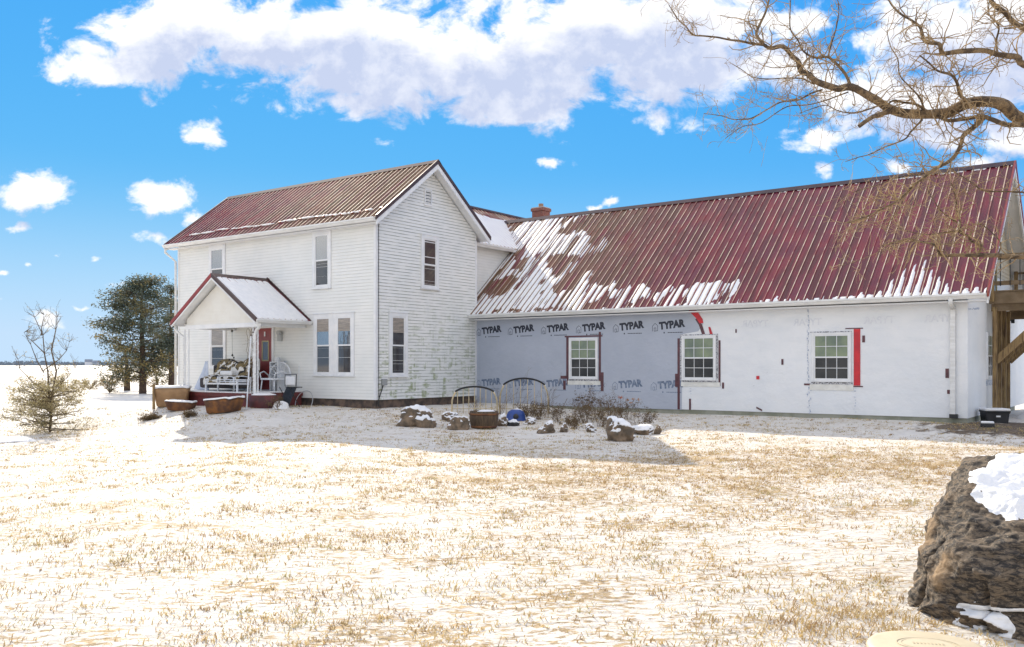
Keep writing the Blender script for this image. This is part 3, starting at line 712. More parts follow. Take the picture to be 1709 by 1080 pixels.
# tape, flashing
def strip(name, rects, matl, T=GT, w0=.0035, w1=.010):
    m_ = MB(T)
    for r in rects:
        if len(r) == 4: m_.box(r[0], r[1], w0, w1, r[2], r[3])
        else: m_.prism([(p[0], w0, p[1]) for p in r[0]], (0, w1-w0, 0))
    return build_each(m_, name, matl, ext)
strip('sheathing_tape', [(3.78, 3.88, 1.20, 2.54), (3.72, 5.16, 2.525, 2.575), (5.02, 5.10, 1.05, 2.68), (5.10, 5.20, .78, 1.38), (3.66, 3.76, .80, 1.10), (3.56, 3.90, 1.16, 1.26), (3.80, 3.86, .98, 1.2),
   (7.78, 7.86, .27, 2.42), (7.70, 7.80, .95, 1.35), (9.10, 9.16, 1.00, 2.34), (9.21, 9.27, .92, 1.10), (10.98, 11.04, 1.62, 1.78), (13.18, 13.25, 2.22, 2.40), (15.10-1.18, 15.18-1.18, 1.18, 1.4)][:13]
   + [([(8.42, 3.02), (8.58, 2.82), (8.68, 2.52), (8.58, 2.52), (8.48, 2.80), (8.36, 2.98)],)], tapem)
strip('sheathing_tape', [(12.96, 13.13, 1.06, 2.58), (10.25, 10.34, 1.20, 1.30)] + [([(8.12, 3.28), (8.38, 3.28), (8.60, 2.98), (8.62, 2.86), (8.50, 2.86), (8.42, 2.98)],), ([(8.78, 2.74), (8.84, 2.74), (8.92, 2.52), (8.83, 2.52)],)], taper, w0=.004, w1=.012)
strip('sheathing_tape', [(12.74, 13.20, 2.585, 2.61), (15.22-.0, 15.30, 1.28, 1.52), (15.26, 15.35, .88, .98), (9.62, 9.66, 2.55, 2.66), (8.16, 8.22, .27, .60), (12.80, 13.20, 1.02, 1.05), (11.62, 11.80, 1.05, 1.10)] + [([(10.25, .42), (10.42, .34), (10.42, .29), (10.25, .37)],)], tapem, w0=.004, w1=.011)
flash = mat('white_sill_flashing', (.78, .77, .72), (.66, .65, .6), 4, .5)
strip('sill_flashing', [(3.84, 5.08, .97, 1.10), (7.90, 9.15, .97, 1.10), (11.78, 12.95, .92, 1.08)], flash, w0=.0045, w1=.013)
beadm = mat('perforated_nail_flange', (.16, .16, .18), (.62, .62, .64), 26, .6, lo=.47, hi=.53, detail=1)
strip('nail_flange', [(3.88, 5.02, 1.105, 1.145), (7.90, 9.08, 1.105, 1.145), (11.82, 12.93, 1.09, 1.14), (7.87, 7.925, 1.2, 2.54), (9.035, 9.08, 1.2, 2.54), (11.80, 12.9, 2.505, 2.53), (7.9, 9.0, 2.505, 2.53)], beadm, w0=.001, w1=.0125)
crk = mat('crumpled_seam_tape', (.30, .36, .48), (.78, .80, .84), 22, .6, lo=.45, hi=.58, detail=4)
m_ = MB(GT); x = 11.72; z = 3.27
while z > .30:
    dz = random.uniform(.03, .09); dx = random.uniform(-.02, .02); wd = random.uniform(.012, .035)
    m_.box(x+dx, x+dx+wd, .003, .0085+random.uniform(0, .003), z-dz, z-.004); z -= dz
    if z < 1.1: x = 11.74+random.uniform(-.03, .05)
z = 1.0
while z > .3: m_.box(12.98+random.uniform(-.03, .03), 13.02, .003, .008, z-.02, z); m_.box(8.20+random.uniform(-.03, .03), 8.225, .003, .0081, z-.02, z); z -= .08
m_.build('seam_tape', crk, ext)
m_ = MB(XT)
for i in range(26):
    t = i/25; m_.box(5.05+t*1.6, 5.05+t*1.6+.05, .004, .009, 3.0+.1*t+random.uniform(-.02, .02), 3.02+.1*t+random.uniform(0, .03))
m_.box(7.80, 8.92, .004, .012, 1.04, 1.19)
m_.build('seam_tape', crk, ext)
# the writing on the wrap
def text_mesh(s, size, bold, T, u, v, rot, matl, parent, name, mirror=False, w0=.0035, font_sx=1.):
    cu = bpy.data.curves.new('t', 'FONT'); cu.body = s; cu.size = size; cu.offset = bold; cu.extrude = .0; cu.resolution_u = 3
    to = bpy.data.objects.new('t', cu); link(to); bpy.context.view_layer.update()
    me = bpy.data.meshes.new_from_object(to.evaluated_get(bpy.context.evaluated_depsgraph_get())); bpy.data.objects.remove(to)
    c, sn = math.cos(rot), math.sin(rot); m_ = MB(T)
    vs = []
    for p in me.vertices:
        x, y = p.co.x*font_sx*(-1 if mirror else 1), p.co.y
        vs.append((u+x*c-y*sn, w0, v+x*sn+y*c))
    m_.add(vs, [tuple(p.vertices) for p in me.polygons]); bpy.data.meshes.remove(me)
    return m_
def logo(u, v, ink, k=1., cut=None):
    rot = R(5); m_ = text_mesh('TYPAR', .30*k, .019, GT, u+.25, v+.03, rot, ink, ext, 'wrap_logo', w0=.0075, font_sx=.92)
    # outlined house emblem
    pts = [(0, -.06), (0, .10), (.09, .18), (.18, .10), (.18, -.06), (.06, -.06), (.06, .04), (.12, .04), (.12, -.06)]
    pts = [(u+x, v+.03+y+x*.09) for x, y in pts]
    for p, q_ in zip(pts, pts[1:]+[]):
        d = Vector((q_[0]-p[0], q_[1]-p[1])); nrm = Vector((-d.y, d.x)).normalized()*.007
        m_.add([(p[0]+nrm.x, .0076, p[1]+nrm.y), (q_[0]+nrm.x, .0076, q_[1]+nrm.y), (q_[0]-nrm.x, .0076, q_[1]-nrm.y), (p[0]-nrm.x, .0076, p[1]-nrm.y)], [(0, 1, 2, 3)])
    m_.add([(u+.38, .0076, v-.10), (u+.42, .0076, v-.10), (u+.42, .0076, v-.055), (u+.38, .0076, v-.055)], [(0, 1, 2, 3)])
    x = u+.52
    while x < u+1.0: m_.add([(x, .0076, v-.088), (x+.045, .0076, v-.088), (x+.045, .0076, v-.064), (x, .0076, v-.064)], [(0, 1, 2, 3)]); x += .056
    m_.build('wrap_logo', ink, ext, recalc=False)
for i in range(6): logo(.02+i*1.383, 2.68, blackink)
for i in range(6):
    if i == 5: logo(5.52+1.37, .86, greyink, .97)
    else: logo(.02+i*1.375, .86, greyink, .97)
for u in (10.6, 12.1, 14.0, 15.5): 
    m_ = text_mesh('TYPAR', .26, .006, GT, u, 2.72, 0, faintink, ext, 'x', mirror=True, w0=.003); m_.build('wrap_show_through', faintink, ext, recalc=False)
# end downspout, drain stub
m_ = MB(GT); m_.box(15.34, 15.46, .02, .10, .36, 3.06)
m_.build('downspout', gutterw, ext, bev=.01)
m_ = MB(); m_.tube([(15.42, XE-.05, XEZ-.1), (15.40, XE+.02, 3.14), (15.40, XB-.07, 3.05)], .055, 10); m_.build('downspout_elbow', gutterw, ext, smooth=True)
m_ = MB(GT); m_.box(15.33, 15.52, .02, .14, .27, .37); m_.build('drain_adapter', black, ext)
# gable side: beige siding, tall tan trim (upper door), lamp
siding_wall('beige_gable_siding', [(9.7, 4.2), (13.0, 4.2), (11.4, 5.45), (9.95, 6.6), (9.55, 6.8)], (XA+.012, 0, 0), (0, 1, 0), (1, 0, 0), beige, ext, lip=.01, lap=.12)
m_ = MB(XT); rect_frame(m_, 8.5, 9.5, 3.55, 5.75, .10, .0, .05); dr = m_.build('upper_door', beigetrim, ext)
m_ = MB(XT); m_.box(8.6, 9.4, .003, .03, 3.65, 5.65); m_.build('pane', glass_lo, dr)
m_ = MB(XT); m_.box(12.18, 12.3, .0, .06, 3.0, 3.2); m_.box(12.2, 12.28, .06, .16, 2.93, 3.12); m_.build('wall_lamp', black, ext, bev=.01)
# chimney
brk = bpy.data.materials.new('red_chimney_brick'); brk.use_nodes = True; q = NT(brk.node_tree); bs = brk.node_tree.nodes['Principled BSDF']
tcn = q.n('ShaderNodeTexCoord'); x, y, z = q.xyz(tcn.outputs['Object'])
bt = q.n('ShaderNodeTexBrick'); q.put(bt.inputs['Vector'], q.cxyz(q.m('ADD', x, y), z, 0)); bt.inputs['Scale'].default_value = 5
for k, c in (('Color1', (.30, .085, .05)), ('Color2', (.20, .06, .04)), ('Mortar', (.35, .30, .26))): q.put(bt.inputs[k], c)
bt.inputs['Mortar Size'].default_value = .02; q.put(bs.inputs['Base Color'], bt.outputs[0]); bs.inputs['Roughness'].default_value = .9
chb = 10.2; cha = -.77
m_ = MB(); m_.box(cha-.27, cha+.27, chb-.25, chb+.25, 6.2, 7.84); m_.box(cha-.31, cha+.31, chb-.29, chb+.29, 7.842, 7.96); ch = m_.build('chimney', brk, ext)
m_ = MB(); m_.box(cha-.28, cha+.28, chb-.26, chb+.26, 7.962, 8.0); m_.build('chimney_cap', mat('pale_chimney_cap', (.5, .47, .43), rough=.8), ch)
m_ = MB(); m_.tube([(cha, chb, 7.98), (cha, chb, 8.16)], .10, 12); m_.build('flue', mat('clay_flue', (.32, .2, .14), rough=.8), ch)
# ================= DECK on the gable end
dk = thab('raised_deck', 'raised treated-lumber deck on posts against the white gable end', 'deck', 16.0, 7.9, 0)
DP = [7.98, 8.85, 9.70, 10.53]
for b in DP:
    m_ = MB(); m_.box(-.13, -.02, b-7.9-.05, b-7.9+.05, .12, 3.22); m_.build('post', lumber, dk, bev=.006)
    m_ = MB(); m_.beam((-.05, b-7.9, 1.72), (1.45, b-7.9, 3.24), .05, .19); m_.build('brace', lumber, dk)
for b in (12.6,):
    m_ = MB(); m_.box(2.9, 3.05, b-7.9-.07, b-7.9+.07, 0, 3.22); m_.build('post', lumber, dk)
m_ = MB(); m_.box(2.9, 3.05, .0, .14, 0, 3.22); m_.build('post', lumber, dk)
m_ = MB(); m_.box(-.20, 3.2, -.03, .02, 3.30, 3.62); m_.build('rim_beam', lumberd, dk, bev=.006)
m_ = MB(); m_.box(3.16, 3.2, .02, 4.9, 3.30, 3.62); m_.build('rim_beam', lumberd, dk)
m_ = MB(); m_.box(-.16, 3.1, .06, .11, 3.10, 3.30); m_.build('header_beam', lumberd, dk)
m_ = MB(); m_.box(-.16, 3.1, 3.6, 3.68, 3.02, 3.30); m_.build('header_beam', lumberd, dk)
m_ = MB()
for i in range(11): m_.box(-.15, 3.14, .4+i*.43, .44+i*.43, 3.31, 3.56)
m_.build('joists', lumberd, dk)
m_ = MB()
for i in range(36): m_.box(-.20, 3.22, -.05+i*.14, .08+i*.14, 3.625, 3.66)
m_.build('floor_boards', lumberd, dk)
def rail(x0, x1, y, p):
    m_ = MB(); m_.box(x0-.05, x1+.05, y-.07, y+.07, 4.62, 4.66); m_.box(x0, x1, y-.02, y+.02, 4.50, 4.615); m_.build('top_rail', lumberd, p)
    m_ = MB(); m_.box(x0, x1, y-.02, y+.02, 3.80, 3.92); m_.build('bottom_rail', lumberd, p)
    x = x0
    while x <= x1+.01: 
        m_ = MB(); m_.box(x-.05, x+.05, y-.055, y+.045, 3.36 if y < .2 else 3.66, 4.62); m_.build('rail_post', lumber, p); x += (x1-x0)/2
    x = x0+.2
    while x < x1: 
        m_ = MB(); m_.box(x-.011, x+.011, y-.032, y-.021, 3.78, 4.55); m_.build('baluster', blackmetal, p); x += .235
rail(-.12, 3.1, -.02, dk); rail(-.12, 3.1, 4.75, dk)
# ---- rocks
def rock_mesh(sx, sy, sz, seed, sub=4, rough=.22, block=.0, cut=.35):
    bm = bmesh.new(); bmesh.ops.create_icosphere(bm, subdivisions=sub, radius=1)
    rnd = random.Random(seed); planes = [(Vector((rnd.gauss(0, 1), rnd.gauss(0, 1), rnd.gauss(0, .8))).normalized(), rnd.uniform(.52, .85)) for _ in range(11)]
    for v in bm.verts:
        p = v.co.copy()
        for n, d in planes:
            k = p.dot(n)
            if k > d: p -= n*(k-d)*.9
        q3 = p*1.3+Vector((seed*3.1, 0, 0))
        p += p.normalized()*(rough*.5*mn.noise(q3)+rough*.28*mn.noise(q3*2.7)+rough*.12*mn.noise(q3*7))
        v.co = Vector((p.x*sx, p.y*sy, p.z*sz))
    return bm
def bm_obj(bm, name, matl, parent=None, smooth=True):
    me = bpy.data.meshes.new(name); bm.normal_update(); bm.to_mesh(me); bm.free(); me.materials.append(matl)
    if smooth: me.polygons.foreach_set('use_smooth', [True]*len(me.polygons))
    o = bpy.data.objects.new(name, me); link(o)
    if parent: o.parent = parent
    return o
def snowcap(bm, th, seed, zmin=.0, nz=.35, amt=.0, sc=2.2, fn=None):
    """shell that rises above the stone where snow lies and dips under it elsewhere, so its edge is a clean contour"""
    b2 = bm.copy(); b2.normal_update(); off = {}
    nsm = {v: (v.normal+sum((e.other_vert(v).normal for e in v.link_edges), Vector())).normalized() for v in b2.verts}
    for v in b2.verts:
        c = v.co
        if fn: m = fn(c, nsm[v])
        else: m = nsm[v].z-nz-amt*.6-.45*mn.noise(c*sc+Vector((seed, 4, 1)))-.2*mn.noise(c*sc*3+Vector((seed, 1, 7)))
        off[v] = th*min(1, m*4) if m > 0 else max(-th*1.6, m*th*6)
    for v in b2.verts: v.co += nsm[v]*off[v]
    dele = [f for f in b2.faces if all(off[v] < -th*1.2 for v in f.verts)]
    bmesh.ops.delete(b2, geom=dele, context='FACES'); return b2
rockm = mat('grey_brown_fieldstone', (.24, .17, .11), (.11, .085, .06), 5, .9, bump=.012, bscale=22)
def rock(px, py, wpx, hm, label, seed, snowy=.0, col=None, depth=1., cap=True, zoff=0.):
    p = hit(px, py); wd = wpx/F*p.y; p.y += wd*.35
    t = thing('garden_rock', label, 'rock', (p.x, p.y, g(p.x, p.y)+hm*.25+zoff), random.uniform(-.4, .4), 'fieldstones edging the garden bed')
    bm = rock_mesh(wd/2, wd/2*depth, hm*.8, seed, 5, .55)
    if cap:
        b2 = snowcap(bm, .022, seed, nz=.42, amt=snowy+.30, sc=4)
        bm_obj(b2, 'snow_cap', snow, t)
    bm_obj(bm, 'stone', col or rockm, t); return t
rock(697, 714, 68, .54, 'large rounded brown fieldstone with snow on its right shoulder, leftmost in the garden bed', 1, -.05)
rock(752, 704, 34, .22, 'dark flat stone just left of the barrel, half buried', 2, .15)
rock(766, 718, 38, .34, 'pointed grey rock with snowy top leaning beside the wooden barrel', 3, -.1)
rock(838, 712, 22, .30, 'small snow-covered stone touching the right side of the barrel', 4, -.6)
rock(857, 712, 24, .18, 'black wet stone in front of the blue tub', 5, .2, col=mat('black_wet_stone', (.02, .02, .022), (.04, .04, .04), 4, .5))
rock(914, 724, 36, .26, 'low brown rock with a snow dab right of the blue tub', 6, .05)
rock(941, 722, 18, .20, 'small brown stone between low rock and dead shrubs', 7, .2)
rock(1036, 737, 56, .56, 'big mossy block of stone with snow on its face at the right of the bed', 8, -.1)
rock(1098, 725, 16, .22, 'little stone at the far right end of the garden bed', 9, .3)
rock(1075, 726, 46, .22, 'snow-buried stone between mossy block and end stone', 10, -.9)
rock(885, 709, 26, .16, 'snow-dusted flat stone behind the low brown rock', 11, -.3)
rock(985, 722, 22, .18, 'half-hidden stone under the dead shrubs', 12, -.1)
# ---- half barrel
def barrel_stave(q, P, col):
    x, y, z = q.xyz(P); an = q.m('ARCTAN2', y, x)
    st = q.m('FRACT', q.m('MULTIPLY', an, 20/6.2832)); ed = q.m('MAXIMUM', q.ss(st, .06, .0), q.ss(st, .94, 1.))
    return q.mix(q.m('MULTIPLY', ed, .8), col, (.02, .015, .01))
barm = mat('weathered_barrel_oak', (.13, .085, .045), (.07, .045, .028), 3, .85, stretch=(6, 6, 1), bump=.006, fn=barrel_stave)
rust = mat('rusty_iron', (.22, .095, .035), (.10, .045, .025), 5, .85, bump=.004)
soil = mat('frozen_soil', (.06, .045, .03), (.12, .09, .06), 9, .95, bump=.02)
p = hit(807, 717); p.y += .3; sc_b = 48/F*p.y/.70
t = thing('wooden_barrel', 'weathered half barrel planter standing in front of the brass bed frame', 'barrel', (p.x, p.y, g(p.x, p.y)-.02)); t.scale = (sc_b,)*3
m_ = MB(); m_.lathe([(.29, 0), (.335, .12), (.355, .28), (.345, .44), (.32, .44), (.325, .30), (.30, .3)], 40); m_.build('staves', barm, t, smooth=True, recalc=False)
for z in (.07, .37): m_ = MB(); r_ = .318 if z < .2 else .354; m_.lathe([(r_, z-.022), (r_+.006, z-.022), (r_+.008, z+.022), (r_, z+.022)], 40); m_.build('hoop', rust, t, smooth=True)
m_ = MB(); m_.lathe([(.335, .38), (.2, .41), (0, .43)], 24); m_.build('soil', soil, t, smooth=True)
m_ = MB(); m_.lathe([(.0, .47), (.16, .455), (.24, .42)], 20, (.06, .05, 0)); m_.build('snow_cap', snow, t, smooth=True)
# ---- bed frames
brass = mat('aged_brass', (.66, .52, .30), (.42, .36, .24), 6, .45, metal=.1)
def bed_frame(px0, px1, ybase, ytop, label, nsp=7):
    p = hit((px0+px1)/2, ybase); Yd = p.y; wd = (px1-px0)/F*Yd; z0 = g(p.x, Yd); ht = CZ+(HY-ytop)/F*Yd-z0
    t = thing('metal_bed_headboard', label, 'bed frame', (p.x, Yd, z0), R(-3), 'bed headboards in the garden')
    a = wd/2; sh = ht*.62
    def top(x): return sh+(ht-sh)*math.sqrt(max(0, 1-(x/a)**2))*.98
    m_ = MB(); m_.tube([(-a+.0, 0, -.2), (-a, 0, .3*ht), (-a+.01, 0, sh*.8), (-a*.95, 0, sh), (-a*.82, 0, top(a*.82))], .026, 8); m_.build('post', brass, t, smooth=True)
    m_ = MB(); m_.tube([(a-.0, 0, -.2), (a, 0, .3*ht), (a-.01, 0, sh*.8), (a*.95, 0, sh), (a*.82, 0, top(a*.82))], .026, 8); m_.build('post', brass, t, smooth=True)
    m_ = MB(); m_.tube([(a*.86*s_, 0, top(a*.86*s_)) for s_ in [i/10-1 for i in range(21)]], .030, 8); m_.build('arched_top_rail', blackmetal, t, smooth=True)
    for i in range(1, nsp+1):
        x = -a+2*a*i/(nsp+1); tp = top(x)-.01; m_ = MB(); m_.tube([(x, 0, -.05), (x, 0, .33*tp), (x, 0, .5*tp), (x, 0, tp)], .013, 6)
        m_.lathe([(0, -.03), (.018, 0), (0, .03)], 8, (x, 0, tp*.55)); m_.build('spindle', brass, t, smooth=True)
    m_ = MB(); m_.tube([(-a, 0, .18), (a, 0, .18)], .012, 6); m_.build('lower_rail', brass, t, smooth=True)
    m_ = MB()
    for s_ in (-.87, .87): m_.lathe([(0, -.03), (.028, -.01), (.03, .01), (0, .035)], 10, (a*s_, 0, top(a*s_)))
    m_.build('joint_knobs', trim, t, smooth=True)
bed_frame(754, 830, 692, 645, 'brass bed headboard with black arched rail behind the wooden barrel, the left and lower one')
bed_frame(834, 915, 692, 631, 'taller brass bed headboard with black arched rail behind the blue tub', 6)
# ---- blue tub
bluem = mat('blue_plastic', (.018, .06, .26), (.012, .045, .2), 4, .4)
p = hit(861, 703); s_ = 33/F*p.y
t = thing('blue_tub', 'upturned blue plastic tub lying on snow before the taller bed frame', 'tub', (p.x, p.y+.15, g(p.x, p.y)))
m_ = MB(); m_.lathe([(s_*.52, -.03), (s_*.53, .03), (s_*.50, .05), (s_*.47, .17), (s_*.40, .27), (s_*.22, .335), (0, .35)], 32); m_.build('shell', bluem, t, smooth=True)
m_ = MB(); m_.lathe([(s_*.10, .0), (s_*.14, .02), (s_*.14, .05), (0, .06)], 20, (0, 0, 0)); 
for i, (x, y, z) in enumerate(m_.v): m_.v[i] = (x, -s_*.44-z*.6, .14+y)
m_.build('drain_hole', black, t, smooth=True)
m_ = MB(); m_.lathe([(s_*.28, .30), (s_*.2, .345), (0, .37)], 20, (.03, .05, 0)); m_.build('snow_cap', snow, t, smooth=True)
# ================= plants: generic twig growth
barkd = mat('dark_twig_bark', (.10, .07, .045), (.16, .12, .075), 8, .85)
drym = mat('dead_stem', (.20, .13, .07), (.12, .085, .055), 8, .9)
def grow(m_, p, d, ln, r, depth, rnd, spread=.7, seg=4, kink=.25, up=.1, nb=(2, 3), n=5, shrink=.62, tips=None, rmin=.0022):
    pts = [Vector(p)]; d = Vector(d).normalized(); rr = [r]; c = Vector(p)
    for i in range(seg):
        d = (d+Vector((rnd.gauss(0, kink), rnd.gauss(0, kink), rnd.gauss(0, kink)+up*.4))).normalized()
        c = c+d*(ln/seg); pts.append(c.copy()); rr.append(max(rmin, r*(1-.55*(i+1)/seg)))
    m_.tube(pts, rr, n if r > .012 else 4 if r > .006 else 3, cap=False)
    if tips is not None and depth <= 1: tips.append((pts[-1], d)); tips.append((pts[len(pts)//2], d))
    if depth > 0:
        for k in range(rnd.randint(*nb)):
            i = rnd.randint(max(1, seg//2-1), seg); a = pts[i]
            nd = (d+Vector((rnd.gauss(0, spread), rnd.gauss(0, spread), rnd.gauss(0, spread*.7)+up))).normalized()
            grow(m_, a, nd, ln*shrink*rnd.uniform(.7, 1.2), rr[i]*.75, depth-1, rnd, spread, seg, kink, up, nb, n, shrink, tips, rmin)
def leaves(m_, pts, n, rad, ls, rnd, flat=.0, fz=.8):
    for (p, d) in pts:
        for i in range(n):
            c = p+Vector((rnd.gauss(0, rad), rnd.gauss(0, rad), rnd.gauss(0, rad*fz)))
            a = Vector((rnd.gauss(0, 1), rnd.gauss(0, 1), rnd.gauss(0, 1)*(1-flat))).normalized()*ls*rnd.uniform(.6, 1.3)
            b = a.cross(Vector((rnd.gauss(0, 1), rnd.gauss(0, 1), rnd.gauss(0, 1)))).normalized()*a.length*rnd.uniform(.25, .5)
            k = len(m_.v); m_.v += [tuple(c-a*.5), tuple(c+b*.5), tuple(c+a*.5), tuple(c-b*.5)]; m_.f.append((k, k+1, k+2, k+3))
def leafmat(name, c1, c2, scale=1.2, c3=None, tr=.25):
    def fn(q, P, col):
        if c3: col = q.mix(q.ss(q.noise(P, scale*.6, 3), .5, .62), col, c3)
        return q.mix(q.ss(q.noise(P, scale*9, 2), .3, .7, 0, .5), col, tuple(x*1.9 for x in c1))
    m_ = mat(name, c1, c2, scale, .6, fn=fn, spec=.3)
    nt_ = m_.node_tree; bs_ = nt_.nodes['Principled BSDF']; out = nt_.nodes['Material Output']
    tl = nt_.nodes.new('ShaderNodeBsdfTranslucent'); mx = nt_.nodes.new('ShaderNodeMixShader'); mx.inputs[0].default_value = tr
    lk = bs_.inputs['Base Color'].links[0].from_socket; nt_.links.new(lk, tl.inputs[0])
    nt_.links.new(bs_.outputs[0], mx.inputs[1]); nt_.links.new(tl.outputs[0], mx.inputs[2]); nt_.links.new(mx.outputs[0], out.inputs[0])
    return m_
dleaf = leafmat('dead_leaf', (.13, .085, .04), (.08, .06, .035), 3)
def dead_shrub(px, py, ht, seed, label, nst=14, lean=(0, 0), lv=True, group='dead plants in the garden bed', spread=.5, name='dead_shrub'):
    rnd = random.Random(seed); p = hit(px, py)
    t = thing(name, label, 'dry plant', (p.x, p.y, g(p.x, p.y)-.03), 0, group); m_ = MB(); tips = []
    for i in range(nst):
        an = rnd.uniform(0, 6.28); d = Vector((math.cos(an)*spread+lean[0], math.sin(an)*spread+lean[1], 1))
        grow(m_, (rnd.gauss(0, .06), rnd.gauss(0, .06), 0), d, ht*rnd.uniform(.5, .9), .006, 2, rnd, .5, 3, .18, .05, (2, 3), 4, .55, tips)
    m_.build('stems', drym, t, recalc=False)
    if lv: m_ = MB(); leaves(m_, tips, 3, .035, .045, rnd); m_.build('leaves', dleaf, t, recalc=False)
    return t
dead_shrub(976, 706, .62, 1, 'dense brown dead perennial clump left of the big mossy stone', 20)
dead_shrub(1003, 712, .60, 2, 'tangled leaning dead clump directly behind the mossy stone', 20, (.2, 0))
dead_shrub(1040, 700, .55, 3, 'dry clump between the mossy stone and the house wall', 16)
dead_shrub(1062, 715, .35, 4, 'low dry tuft over the snow-buried stone', 10, lv=False)
dead_shrub(900, 700, .45, 5, 'low dark evergreen-like clump under the taller bed frame', 18)
dead_shrub(876, 696, .40, 6, 'small dark clump between blue tub and bed frame', 14)
dead_shrub(833, 690, .9, 7, 'bare climbing stems growing between the two bed frames', 9, spread=.3, lv=False)
dead_shrub(912, 697, 1.0, 8, 'bare twiggy rose canes at right post of taller bed frame', 8, spread=.28, lv=False)
dead_shrub(950, 712, .30, 9, 'sparse dead tuft between low brown rock and brown clump', 10)
dead_shrub(862, 690, 1.15, 10, 'tall thin bare canes rising through the taller bed frame', 5, spread=.32, lv=False)
for i, (px, py, h_, lab) in enumerate(((930, 704, .5, 'thin bare stalks just left of the first new window, behind the low rock'), (1022, 698, .75, 'upright bare stalks between the orange flowers and the brown clumps'), (1078, 712, .45, 'short pale stalks above the snow-buried stone'), (795, 688, .55, 'brown stalks growing through the lower bed frame'), (960, 716, .35, 'low brown tangle in front of the dense clump'), (1015, 722, .35, 'low brown tangle left beside the mossy stone'), (990, 700, .8, 'tall loose stalks behind the leaning dead clump'))):
    dead_shrub(px, py, h_, 80+i, lab, 12, spread=.45, lv=(i % 2 == 0))
# dried flat seed heads & orange flowers
orangem = mat('faded_orange_petal', (.50, .14, .05), (.35, .12, .06), 10, .7)
darkhead = mat('dark_seed_head', (.05, .035, .03), (.1, .07, .05), 10, .9)
def seed_heads(px, py, heads, matl, label, name, cat):
    p = hit(px, py); z0 = g(p.x, p.y)
    t = thing(name, label, cat, (p.x, p.y, z0), 0)
    rnd = random.Random(int(px))
    for hx, hy, r_ in heads:
        c = Vector(((hx-px)/F*p.y, rnd.uniform(-.1, .1), CZ+(HY-hy)/F*p.y-z0)); m_ = MB(); b0 = Vector((c.x*.35, 0, -.05))
        m_.tube([b0, b0.lerp(c, .5)+Vector((rnd.gauss(0, .02), 0, 0)), c], .004, 4); st_ = m_.build('stem', drym, t, recalc=False)
        m_ = MB(); leaves(m_, [(c, None)], 26, r_*.55, r_*.9, rnd, .6, .35); m_.build('flower_head', matl, t, recalc=False)
seed_heads(1037, 705, [(1035, 663, .07)], orangem, 'single faded orange flower head standing above the mossy stone', 'dried_flower', 'dried flower')
seed_heads(1052, 700, [(1048, 668, .06), (1057, 666, .06), (1066, 667, .05), (1052, 672, .05)], mat('pale_orange_petal', (.48, .27, .15), (.36, .2, .12), 9, .7), 'cluster of pale orange dried blooms right of the single orange one', 'dried_flower', 'dried flower')
seed_heads(976, 704, [(964, 668, .07), (972, 664, .06), (980, 667, .07), (987, 671, .06), (984, 663, .04)], darkhead, 'dark flat dried seed heads above the brown clump', 'dried_seed_heads', 'dry plant')
seed_heads(1005, 700, [(1003, 672, .06), (1010, 674, .06), (1000, 668, .04)], darkhead, 'pair of dark seed heads below the first new window', 'dried_seed_heads', 'dry plant')
# leaning stick
p = hit(928, 700); t = thing('garden_stake', 'thin dark stake leaning to the right behind the low brown rock', 'stake', (p.x, p.y, p.z)); m_ = MB(); m_.tube([(0, 0, -.05), (.34, .1, .62)], .008, 5); m_.build('stick', drym, t)
# ================= porch things (local a,b)
Zp = .745
def T0(name, label, cat, a, b, z, rz=0, group=None): return thab(name, label, cat, a, b, z, rz, group)
# wicker fan-back chair
def fan_chair():
    t = T0('wicker_fan_chair', 'white wicker chair with fan-shaped back beside the red front door', 'chair', -4.08, -.62, Zp, R(4))
    m_ = MB(); m_.box(-.33, .33, -.28, .28, .38, .44); m_.build('seat', whitepaint, t, bev=.01)
    for sx in (-1, 1):
        for sy in (-1, 1): m_ = MB(); m_.tube([(.28*sx, .24*sy, .38), (.32*sx, .27*sy, 0)], .022, 7); m_.build('leg', whitepaint, t, smooth=True)
    m_ = MB(); R_ = .50
    arc = [(R_*math.cos(th), .27+.05*math.sin(th), .44+.52*math.sin(th)) for th in [math.pi*i/20 for i in range(21)]]
    m_.tube(arc, .026, 8)
    inner = [(.56*x, y-.005, .44+(z-.44)*.55) for x, y, z in arc]; m_.tube(inner, .012, 6)
    for i in range(2, 19, 2):
        m_.tube([(0, .27, .46), arc[i]], .009, 5)
        if i < 18: m_.tube([inner[i], arc[i+1]], .007, 5); m_.tube([inner[i], arc[i-1]], .007, 5)
    m_.build('backrest', whitepaint, t)
    for sx in (-1, 1):
        m_ = MB(); m_.tube([(.50*sx, .27, .50), (.46*sx, .0, .66), (.36*sx, -.26, .60), (.30*sx, -.28, .42)], .022, 7); m_.build('armrest', whitepaint, t, smooth=True)
fan_chair()
